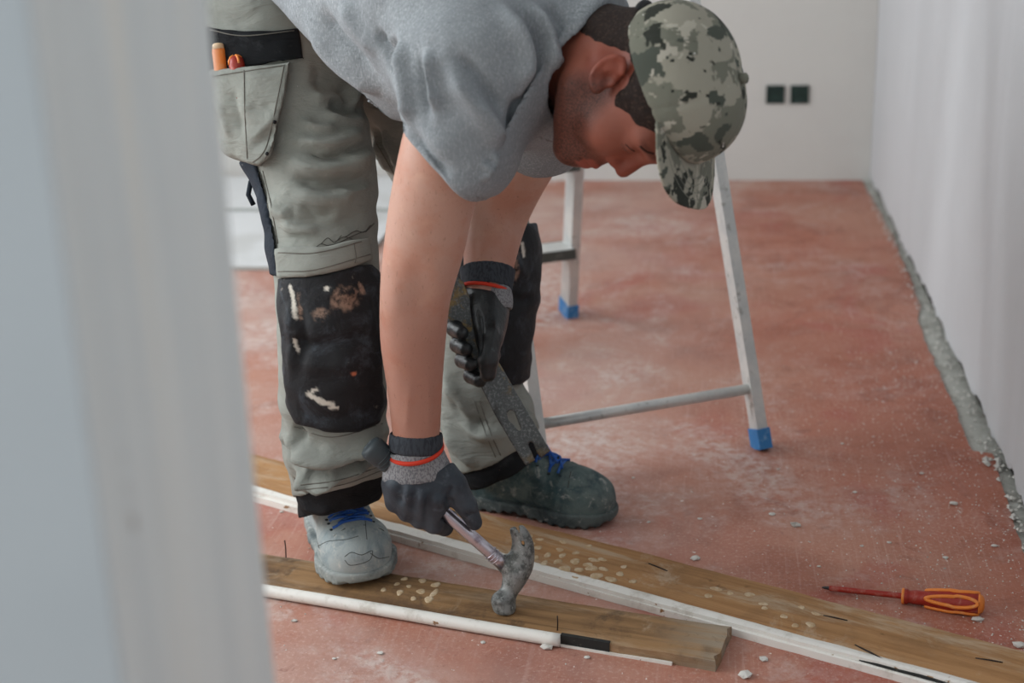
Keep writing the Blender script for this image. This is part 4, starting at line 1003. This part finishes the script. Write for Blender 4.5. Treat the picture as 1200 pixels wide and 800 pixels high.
# ------------------------------------------------------------------ shoes
def shoe(label, heel, toe, width, m, mL, lace_rows, tall, r0=.138, r1=.196):
    heel = np.array(heel, float); toe = np.array(toe, float)
    X = nrm(toe - heel); Yv = nrm(np.cross([0, 0, 1], X)); Zv = np.cross(X, Yv); L = np.linalg.norm(toe - heel); sc = L / .285
    A = np.array([X, Yv, Zv], f32); O_ = heel.astype(f32)
    wv = np.array([sc, sc * width, sc * tall], f32)
    def loc(Q): return ((Q - O_) @ A.T) / wv
    def out(x, y, z): return heel + X * x * sc + Yv * y * sc * width + Zv * z * sc * tall
    def d2(q):
        p = q.copy(); p[:, 2] = 0
        d = rc(p, (.036, 0, 0), (.110, -.004, 0), .034, .032); d = smin(d, rc(p, (.110, -.004, 0), (.205, .003, 0), .034, .048), .02)
        return smin(d, rc(p, (.205, .003, 0), (.239, .000, 0), .048, .043), .02)
    def sole(Q):
        q = loc(Q); d = d2(q) - .002; z = q[:, 2]
        tread = .0035 * (np.sin(q[:, 0] * 330) > .1) * (d > -.012)
        spring = .012 * np.clip((q[:, 0] - .23) / .055, 0, 1) ** 2 + .008 * np.exp(-((q[:, 0] - .115) / .028) ** 2)
        dd = smax(d, np.maximum(z - .026, spring + tread - z), .005)
        return (dd * sc).astype(f32)
    def upper(Q):
        q = loc(Q)
        d = ell(q, (.224, .002, .036), (.060, .047, .042)); d = smin(d, rc(q, (.215, .0, .044), (.122, 0, .084), .034, .037), .03)
        d = smin(d, ell(q, (.050, 0, .052), (.050, .036, .060)), .03); d = smin(d, rc(q, (.064, 0, .06), (.070, 0, .115), .040, .042), .025)
        d = smin(d, rc(q, (.045, 0, .045), (.20, 0, .042), .034, .038), .02)
        d = smax(d, d2(q) + .0015, .008); d = smax(d, .014 - q[:, 2], .003); d = smax(d, q[:, 2] - .128, .006)
        d = d + .0009 * noise3(q, 55) + .0014 * np.exp(-(np.abs(q[:, 0] - .205 - .15 * np.abs(q[:, 1])) / .0025) ** 2) * (q[:, 2] > .03)
        d = d + .0016 * np.sin(q[:, 0] * 150 + 2 * noise3(q, 20)) * np.clip((q[:, 0] - .13) / .03, 0, 1) * np.clip((.22 - q[:, 0]) / .02, 0, 1) * np.clip(np.abs(q[:, 1]) / .03, 0, 1)
        return (d * sc).astype(f32)
    c = np.array([out(x, y, z) for x in (-.01, .295) for y in (-.06, .06) for z in (-.01, .14)])
    k = Skin(upper, c.min(0), c.max(0), .0026, 1); o = k.obj('shoe', m, person); o['label'] = label
    ks = Skin(sole, c.min(0), c.max(0), .0024, 0); ks.obj('sole', mL, o)
    def top(x, y, lift=.002):
        zz = np.linspace(.13, .02, 56); v_ = upper(np.array([out(x, y, z) for z in zz]).astype(f32)); i = int(np.argmax(v_ < 0))
        return out(x, y, zz[i]) + Zv * lift
    rows = np.linspace(r0, r1, lace_rows)
    for i, x in enumerate(rows):
        tube_obj('lace', [top(x - .004 * (i % 2), y, .0022) for y in np.linspace(-.026, .026, 11)], .0026, LACE, o, 7)
        if i + 1 < len(rows):
            for s in (-1, 1): tube_obj('lace', [top(x + (rows[i + 1] - x) * t, s * (.022 - .040 * t), .0045) for t in np.linspace(0, 1, 9)], .0024, LACE, o, 7)
    for s in (-1, 1):
        tube_obj('welt_seam', [top(r1 + .014 + .004 * math.sin(a), s * (.012 + .026 * a), .0002) for a in np.linspace(0, 1, 8)], .0009, THREAD, o, 5)
        for i, x in enumerate(rows):
            e = top(x, s * .028, .001); lathe(e, Zv, [(0, .003), (.0012, .003), (.0016, .0016)], EYE, 'eyelet', o, 8)
    return k, o, top, out
def leather(name, c1, c2, dust, amt):
    m = Mt(name, lin(*c1), .75, 0, .3); m.over(lin(*c2), m.ramp(m.noise(22, 5, .6), .4, .65))
    m.over(lin(*dust), m.mul(m.ramp(m.noise(17, 7, .72, .7, None, 3.), .40 - amt * .12, .66 - amt * .1), .35 + amt * .5)); m.over(lin(196, 194, 186), m.mul(m.ramp(m.noise(48, 6, .75, .8, None, 6.), .54, .68), .25 + amt * .45))
    m.bump(m.noise(90, 5, .7), .35, .003); return m.m
LACE = Mt('blue_lace', lin(34, 84, 168), .8); LACE.over(lin(60, 100, 160), LACE.ramp(LACE.noise(120, 3, .6), .45, .65)); LACE = LACE.m
LACED = LACE
EYE = Mt('dark_eyelet', lin(40, 46, 52), .5, .4).m
RUB = leather('dusty_rubber_sole', (88, 98, 100), (64, 74, 78), (160, 164, 160), .9)
RUBD = leather('dark_rubber_sole', (48, 58, 60), (36, 44, 48), (110, 118, 114), .3)
SH1 = leather('pale_dusty_leather', (118, 136, 142), (92, 110, 118), (166, 172, 170), 1.0)
SH2 = leather('teal_dusty_leather', (56, 78, 82), (42, 60, 66), (122, 132, 126), .35)
toeR = np.array([-.527, 1.955, .0205]); heelR = np.array([-.660, 2.203, .0195])
kR, oR, topR, outR = shoe('pale dust-covered work shoe with blue laces', heelR, toeR, 1.26, SH1, RUB, 5, .98, .150, .212)
for pts in ([(404, 652), (412, 647), (424, 650), (436, 645), (434, 655), (424, 660), (410, 662), (404, 656)], [(434, 648), (444, 654), (456, 652)], [(372, 640), (385, 634), (405, 632), (420, 628)], [(368, 612), (371, 630), (374, 642)], [(428, 610), (429, 622), (430, 632)]):
    stitch(kR, 'scuff_line', pts, .0006, THREAD, oR, .0)
toeL = G(724, 612); heelL = G(538, 584)
kL, oL, topL, outL = shoe('dark teal work shoe with blue laces', heelL, toeL, 1.0, SH2, RUBD, 4, 1.0)
b0 = topL(.150, 0, .003); tube_obj('lace', [b0, b0 + CV(.012, -.004, -.01), b0 + CV(.028, .014, -.015), b0 + CV(.036, .036, -.012)], .0022, LACE, oL, 7)
tube_obj('lace', [b0, b0 + CV(-.004, -.010, -.01), b0 + CV(.012, -.008, -.02), b0 + CV(.030, .022, -.02)], .0022, LACE, oL, 7)

# ------------------------------------------------------------------ gloves
m = Mt('dark_nitrile_coating', lin(62, 70, 78), .62, 0, .35); m.over(lin(46, 52, 60), m.ramp(m.noise(18, 5, .6), .4, .65)); m.over(lin(92, 100, 108), m.mul(m.ramp(m.noise(46, 5, .7, .4, None, 3.), .56, .7), .5)); m.bump(m.noise(140, 4, .6), .3, .003); NITR = m.m
m = Mt('worn_black_coating', lin(34, 38, 40), .42, 0, .5); m.over(lin(22, 24, 26), m.ramp(m.noise(25, 5, .6), .4, .65)); m.over(lin(96, 104, 104), m.mul(m.ramp(m.noise(60, 5, .7, .4, None, 3.), .62, .74), .6)); m.bump(m.noise(70, 5, .6), .5, .005); NITRD = m.m
m = Mt('grey_knit', lin(140, 140, 142), .95, 0, .15); m.over(lin(108, 108, 112), m.ramp(m.noise(1, 2, .5, 0, m.coord((500, 500, 260))), .45, .6)); m.bump(m.noise(1, 2, .5, 0, m.coord((500, 500, 260))), .4, .002); KNIT = m.m
m = Mt('charcoal_cuff', lin(62, 66, 72), .9, 0, .2); m.over(lin(48, 52, 58), m.ramp(m.noise(1, 2, .5, 0, m.coord((300, 300, 60))), .45, .6)); CUFF = m.m
PIPING = Mt('red_piping', lin(196, 52, 28), .75).m
def cuffring(name, ctrl, m, parent, h=.0022, inner=.0035):
    """short open sleeve: rows of (point, ru, rv)"""
    rows = [list(p) + [a, b] for p, a, b in ctrl]; a0 = nrm(np.array(ctrl[1][0]) - ctrl[0][0]); a1 = nrm(np.array(ctrl[-1][0]) - ctrl[-2][0])
    rin = [list(p) + [a - inner, b - inner] for p, a, b in ctrl]
    rin[0][:3] = list(np.array(rin[0][:3]) - a0 * .01); rin[-1][:3] = list(np.array(rin[-1][:3]) + a1 * .01)
    def fn(Q):
        d = etube(Q, rows, CV(1, 0, 0), 3); d = smax(d, plane(Q, ctrl[0][0], -a0), .0015); d = smax(d, plane(Q, ctrl[-1][0], a1), .0015)
        return np.maximum(d, -etube(Q, rin, CV(1, 0, 0), 3)).astype(f32)
    c = np.array([p for p, _, _ in ctrl]); k = Skin(fn, c.min(0) - .06, c.max(0) + .06, h, 1); return k.obj(name, m, parent)
def ringtube(name, c, ax, ru, rv, r, m, parent):
    a, u, w = frame(ax, CV(1, 0, 0)); L = [np.array(c) + u * ru * math.cos(t) + w * rv * math.sin(t) for t in np.linspace(0, 2 * math.pi, 49)]
    return tube_obj(name, L, r, m, parent, 8)
def glove_r(Q):
    d = etube(Q, [list(p) + [a, b] for p, a, b in ((P(487, 530, 2.112), .036, .030), (P(489, 552, 2.118), .047, .030), (P(491, 570, 2.122), .052, .029), (P(489, 586, 2.122), .043, .024))], CV(1, .25, 0), 3)
    for a in (((465, 570, 2.105), (463, 589, 2.125), (476, 590, 2.165), (486, 580, 2.172)), ((479, 576, 2.100), (477, 600, 2.128), (490, 602, 2.168), (498, 591, 2.175)), ((495, 581, 2.100), (492, 608, 2.132), (505, 611, 2.170), (512, 600, 2.178)), ((513, 584, 2.104), (508, 614, 2.135), (521, 618, 2.174), (528, 606, 2.180))):
        d = smin(d, chain(Q, [P(*p) for p in a], [.0150, .0140, .0125, .0115]), .007)
    d = smin(d, chain(Q, [P(514, 548, 2.118), P(532, 568, 2.112), P(546, 592, 2.125), P(556, 612, 2.140)], [.020, .0195, .0165, .0120]), .012)
    return smin(d, rc(Q, P(512, 570, 2.118), P(528, 572, 2.118), .016, .012), .012)
COATR = [(380, 540), (452, 544), (460, 549), (472, 556), (487, 559), (505, 556), (518, 549), (528, 542), (600, 538), (640, 720), (380, 720)]
gk = Skin(lambda Q: smax(glove_r(Q), region(Q, COATR, 1.9, 2.4), .002).astype(f32), P(490, 570, 2.14) - .13, P(490, 570, 2.14) + .13, .0020, 1)
gk.crease([([(530, 590), (522, 604), (516, 612)], .004, -.004), ([(532, 566), (526, 582), (530, 594)], .005, -.004), ([(470, 566), (470, 580), (468, 592)], .005, -.003), ([(486, 572), (485, 588), (484, 602)], .005, -.003), ([(503, 576), (501, 594), (499, 610)], .005, -.003), ([(498, 578), (512, 572), (522, 574)], .006, .002), ([(544, 600), (550, 604), (556, 602)], .003, -.002)])
gr = gk.obj('glove', NITR, person); gr['label'] = 'grey coated work glove gripping the hammer'
cuffring('knit_back', [(P(487, 526, 2.1115), .0365, .031), (P(488, 540, 2.115), .042, .0312), (P(489, 553, 2.1185), .0478, .0312), (P(490, 562, 2.120), .0495, .0300)], KNIT, gr)
cuffring('cuff', [(P(487.5, 507, 2.108), .0370, .0325), (P(487.5, 518, 2.1100), .0368, .0325), (P(487, 529, 2.1122), .0372, .0325)], CUFF, gr)
ringtube('piping', P(487, 527, 2.1118), P(488, 540, 2.115) - P(487, 515, 2.110) + CV(.004, 0, .012), .0398, .0375, .0034, PIPING, gr)
# left glove
def glove_l(Q):
    d = etube(Q, [list(p) + [a, b] for p, a, b in ((P(570, 342, LZ), .034, .030), (P(573, 362, LZ - .012), .030, .032), (P(574, 385, LZ - .020), .024, .036), (P(573, 405, LZ - .022), .018, .034))], CV(1, .2, 0), 3)
    for j, a in enumerate((((570, 372, .020), (546, 374, .012), (532, 385, -.028), (541, 390, -.056)), ((572, 388, .020), (549, 392, .012), (536, 404, -.026), (546, 409, -.054)), ((575, 402, .018), (554, 410, .010), (542, 422, -.024), (551, 427, -.050)), ((577, 416, .014), (562, 426, .006), (552, 440, -.022), (562, 446, -.044)))):
        d = smin(d, chain(Q, [P(x, y, LZ + z) for x, y, z in a], [.0135, .0130, .0122, .0110]), .005)
    d = smin(d, chain(Q, [P(578, 366, LZ - .012), P(575, 395, LZ - .052), P(572, 422, LZ - .064), P(572, 438, LZ - .062)], [.020, .0180, .0160, .0125]), .012)
    return d
LZ = 2.29
gl_ = Skin(lambda Q: smax(glove_l(Q), region(Q, [(480, 342), (545, 334), (600, 346), (660, 350), (660, 520), (480, 520)], 1.9, 2.6), .002).astype(f32), P(565, 390, LZ) - .13, P(565, 390, LZ) + .13, .0021, 1)
gl_.crease([([(583, 372), (577, 400), (572, 425)], .006, .003), ([(560, 360), (563, 390), (562, 420)], .006, -.004)])
glo = gl_.obj('glove', NITRD, person); glo['label'] = 'black coated work glove gripping the pry bar'
cuffring('cuff', [(P(571.5, 316, LZ + .012), .0450, .0440), (P(571, 330, LZ + .006), .0388, .0372), (P(570.5, 341, LZ), .0372, .0352)], CUFF, glo)
ringtube('piping', P(570, 340, LZ), P(566, 356, LZ - .004) - P(571, 326, LZ + .01) + CV(0, 0, .004), .0392, .0378, .0030, PIPING, glo)
cuffring('knit_back', [(P(580, 341, LZ), .0245, .0290), (P(583, 352, LZ - .006), .0225, .029), (P(584, 364, LZ - .008), .020, .027)], KNIT, glo)

# ------------------------------------------------------------------ hammer
m = Mt('worn_forged_steel', lin(140, 142, 140), .45, .45); m.over(lin(84, 86, 84), m.ramp(m.noise(60, 6, .7), .42, .62)); m.over(lin(176, 178, 176), m.mul(m.ramp(m.noise(150, 4, .7, 0, None, 3.), .56, .68), .7)); m.bump(m.noise(160, 4, .7), .4, .003); m.rough(m.ramp(m.noise(80, 4, .6), .3, .7, .32, .6)); STEEL = m.m
m = Mt('chrome_shaft', lin(200, 196, 204), .28, .9); m.over(lin(150, 140, 150), m.ramp(m.noise(50, 5, .6), .5, .68)); CHROME = m.m
m = Mt('black_rubber_grip', lin(54, 62, 66), .55); m.over(lin(130, 140, 144), m.mul(m.ramp(m.noise(46, 5, .7), .55, .7), .7)); m.bump(m.noise(60, 4, .6), .3, .003); GRIP = m.m
hb, he = P(432, 521, 2.100), P(590, 661, 2.178)
ham = thing('hammer', 'steel claw hammer with chrome shaft and black grip in the gloved hand', 'hammer', G(593, 718, TH))
ax = nrm(he - hb); LH = np.linalg.norm(he - hb)
grip = lathe(hb, ax, [(0, .013), (.002, .0175), (.008, .0195), (.022, .0190), (.035, .0165), (.055, .0150), (.09, .0155), (.13, .0135), (.155, .0112), (.158, .0100)], GRIP, 'grip', ham, 24, sx=1., sy=.9)
for i in range(6):
    d_ = .028 + i * .006; ringtube('grip_rib', hb + ax * d_, ax, float(np.interp(d_, [.022, .035, .055, .09], [.0190, .0165, .0150, .0155])) * .97, .0162 - .0004 * i, .0011, GRIP, grip)
lathe(hb, ax, [(.15, .0085), (.155, .0098), (LH - .03, .0098), (LH - .022, .0105), (LH - .012, .0108), (LH, .0108)], CHROME, 'shaft', ham, 24)
for d_ in (.028, .022, .016): ringtube('shaft_ring', hb + ax * (LH - d_), ax, .0106, .0106, .0012, CHROME, ham)
hz = 2.180
def hammer_head(Q):
    d = chain(Q, [P(593, 708, hz), P(597, 692, hz), P(603, 675, hz)], [.0135, .0118, .0140], .006)
    face = rc(Q, P(588, 704, hz - .006), P(591, 714, hz - .004), .0165, .0165); fa = nrm(P(589, 722, hz) - P(597, 692, hz))
    face = smax(face, plane(Q, G(592, 719, TH + .001), fa * .3 + np.array([0, 0, -1.])), .004)
    d = smin(d, face, .008)
    cl = etube(Q, [list(p) + [a, b] for p, a, b in ((P(602, 682, hz), .0150, .0130), (P(608, 662, hz), .0195, .0135), (P(613, 645, hz), .0155, .0125), (P(611, 630, hz - .002), .0125, .0115), (P(604, 617, hz - .004), .0085, .0100))], CV(1, 0, 0), 3)
    cl = smax(cl, plane(Q, P(603, 617, hz), CV(-.25, -1, 0)), .002)
    slit = np.minimum(rc(Q, P(604, 611, hz - .02), P(612, 636, hz - .02), .0036, .0022), rc(Q, P(612, 636, hz - .02), P(616, 652, hz - .02), .0022, .0008))
    for dz in (-.012, -.006, 0, .006, .012): slit = np.minimum(slit, chain(Q, [P(604, 611, hz + dz), P(613, 636, hz + dz), P(617, 652, hz + dz)], [.0036, .0024, .0008]))
    d = smin(d, smax(cl, -slit, .001), .010)
    d = smin(d, rc(Q, P(590, 660, hz), P(606, 668, hz), .0125, .0135), .008)
    return d.astype(f32)
hk_ = Skin(hammer_head, P(605, 668, hz) - .085, P(605, 668, hz) + .085, .0013, 1); hk_.obj('hammer_head', STEEL, ham)

# ------------------------------------------------------------------ pry bar
m = Mt('dull_flat_steel', lin(86, 90, 90), .42, .5); m.over(lin(150, 154, 154), m.mul(m.ramp(m.noise(260, 5, .75), .48, .66), .6)); m.over(lin(58, 58, 56), m.ramp(m.noise(22, 5, .6, 0, None, 4.), .5, .68)); m.over(lin(150, 122, 66), m.mul(m.mul(m.ramp(m.noise(34, 5, .7, .5, None, 8.), .48, .6), m.ramp(m.noise(6, 3, .5, 0, None, 2.), .45, .55)), .7)); m.bump(m.noise(140, 4, .7), .4, .003); PRY = m.m
pt, pb = P(532, 318, LZ - .030), P(627, 540, LZ + .010)
pn = nrm(np.cross(nrm(pb - pt), CV(1, -.4, .12)))
barp = [(518, 352), (528, 318), (543, 330), (552, 352), (562, 392), (581, 418), (607, 463), (645, 528), (634, 537), (629, 530), (625, 519), (621, 517), (619, 521), (624, 532), (627, 539), (616, 545), (600, 520), (580, 486), (562, 450), (548, 420), (530, 388)]
def bar_sdf(Q):
    x, y, Z = projn(Q); poly = poly2(x.astype(f32), y.astype(f32), barp) * Z / F
    hole = poly2(x.astype(f32), y.astype(f32), [(594, 484), (598, 480), (603, 483), (607, 494), (611, 504), (608, 505), (602, 498), (596, 492)]) * Z / F
    bend = .020 * np.clip((400 - y) / 80, 0, 1.2) ** 2
    s_ = np.abs(plane(Q, pt, pn) - bend * 0) - .0032
    return np.maximum(smax(s_, poly, .0012), -hole).astype(f32)
c = np.array([pt, pb]); bk_ = Skin(bar_sdf, c.min(0) - .05, c.max(0) + .05, .0018, 0)
pry = bk_.obj('pry_bar', PRY, None); tag(pry, 'flat steel pry bar with nail slot held in the black glove', 'pry bar')

# ------------------------------------------------------------------ tools in the holster pocket
def pz(px, py):
    a, _ = k4.cast(px, py); return float((a - CO) @ RW[:, 2]) if a is not None else 2.10
z1, z2 = pz(262, 110) + .016, pz(282, 104) + .018
t1 = thing('utility_knife', 'yellow-orange tool handle sticking out of the hip pocket', 'tool', P(262, 110, z1))
lathe(P(262, 112, z1), P(255.5, 54, z1 - .004) - P(262, 112, z1), [(0, .009), (.02, .0098), (.066, .0100), (.071, .0090), (.074, .006)], ORANGE, 'handle', t1, 16, sx=1., sy=.8)
PALE = Mt('pale_plastic', lin(224, 190, 150), .5).m
lathe(P(256, 58, z1 - .004), P(255, 50, z1 - .004) - P(256, 58, z1 - .004), [(0, .0088), (.006, .0088), (.0085, .007)], PALE, 'end_cap', t1, 14)
t2 = thing('screwdriver', 'red and yellow screwdriver handle tip poking from the hip pocket', 'screwdriver', P(282, 110, z2))
b2 = P(283, 116, z2); ax2, u2, w2 = frame(P(276, 66, z2 - .004) - b2, CV(1, 0, 0)); l2 = np.linalg.norm(P(276, 66, z2 - .004) - b2)
lathe(b2, ax2, [(0, .009), (l2 - .03, .0105), (l2 - .012, .0118), (l2 - .004, .0104), (l2, .006), (l2 + .0008, .003)], RED, 'handle', t2, 20)
for i in range(4):
    a = math.pi / 2 * i + .5
    tube_obj('yellow_stripe', [b2 + ax2 * d_ + (u2 * math.cos(a) + w2 * math.sin(a)) * r_ for d_, r_ in ((l2 - .012, .0112), (l2 - .007, .0110), (l2 - .002, .0080), (l2 + .001, .003))], .0022, ORANGE, t2, 6)
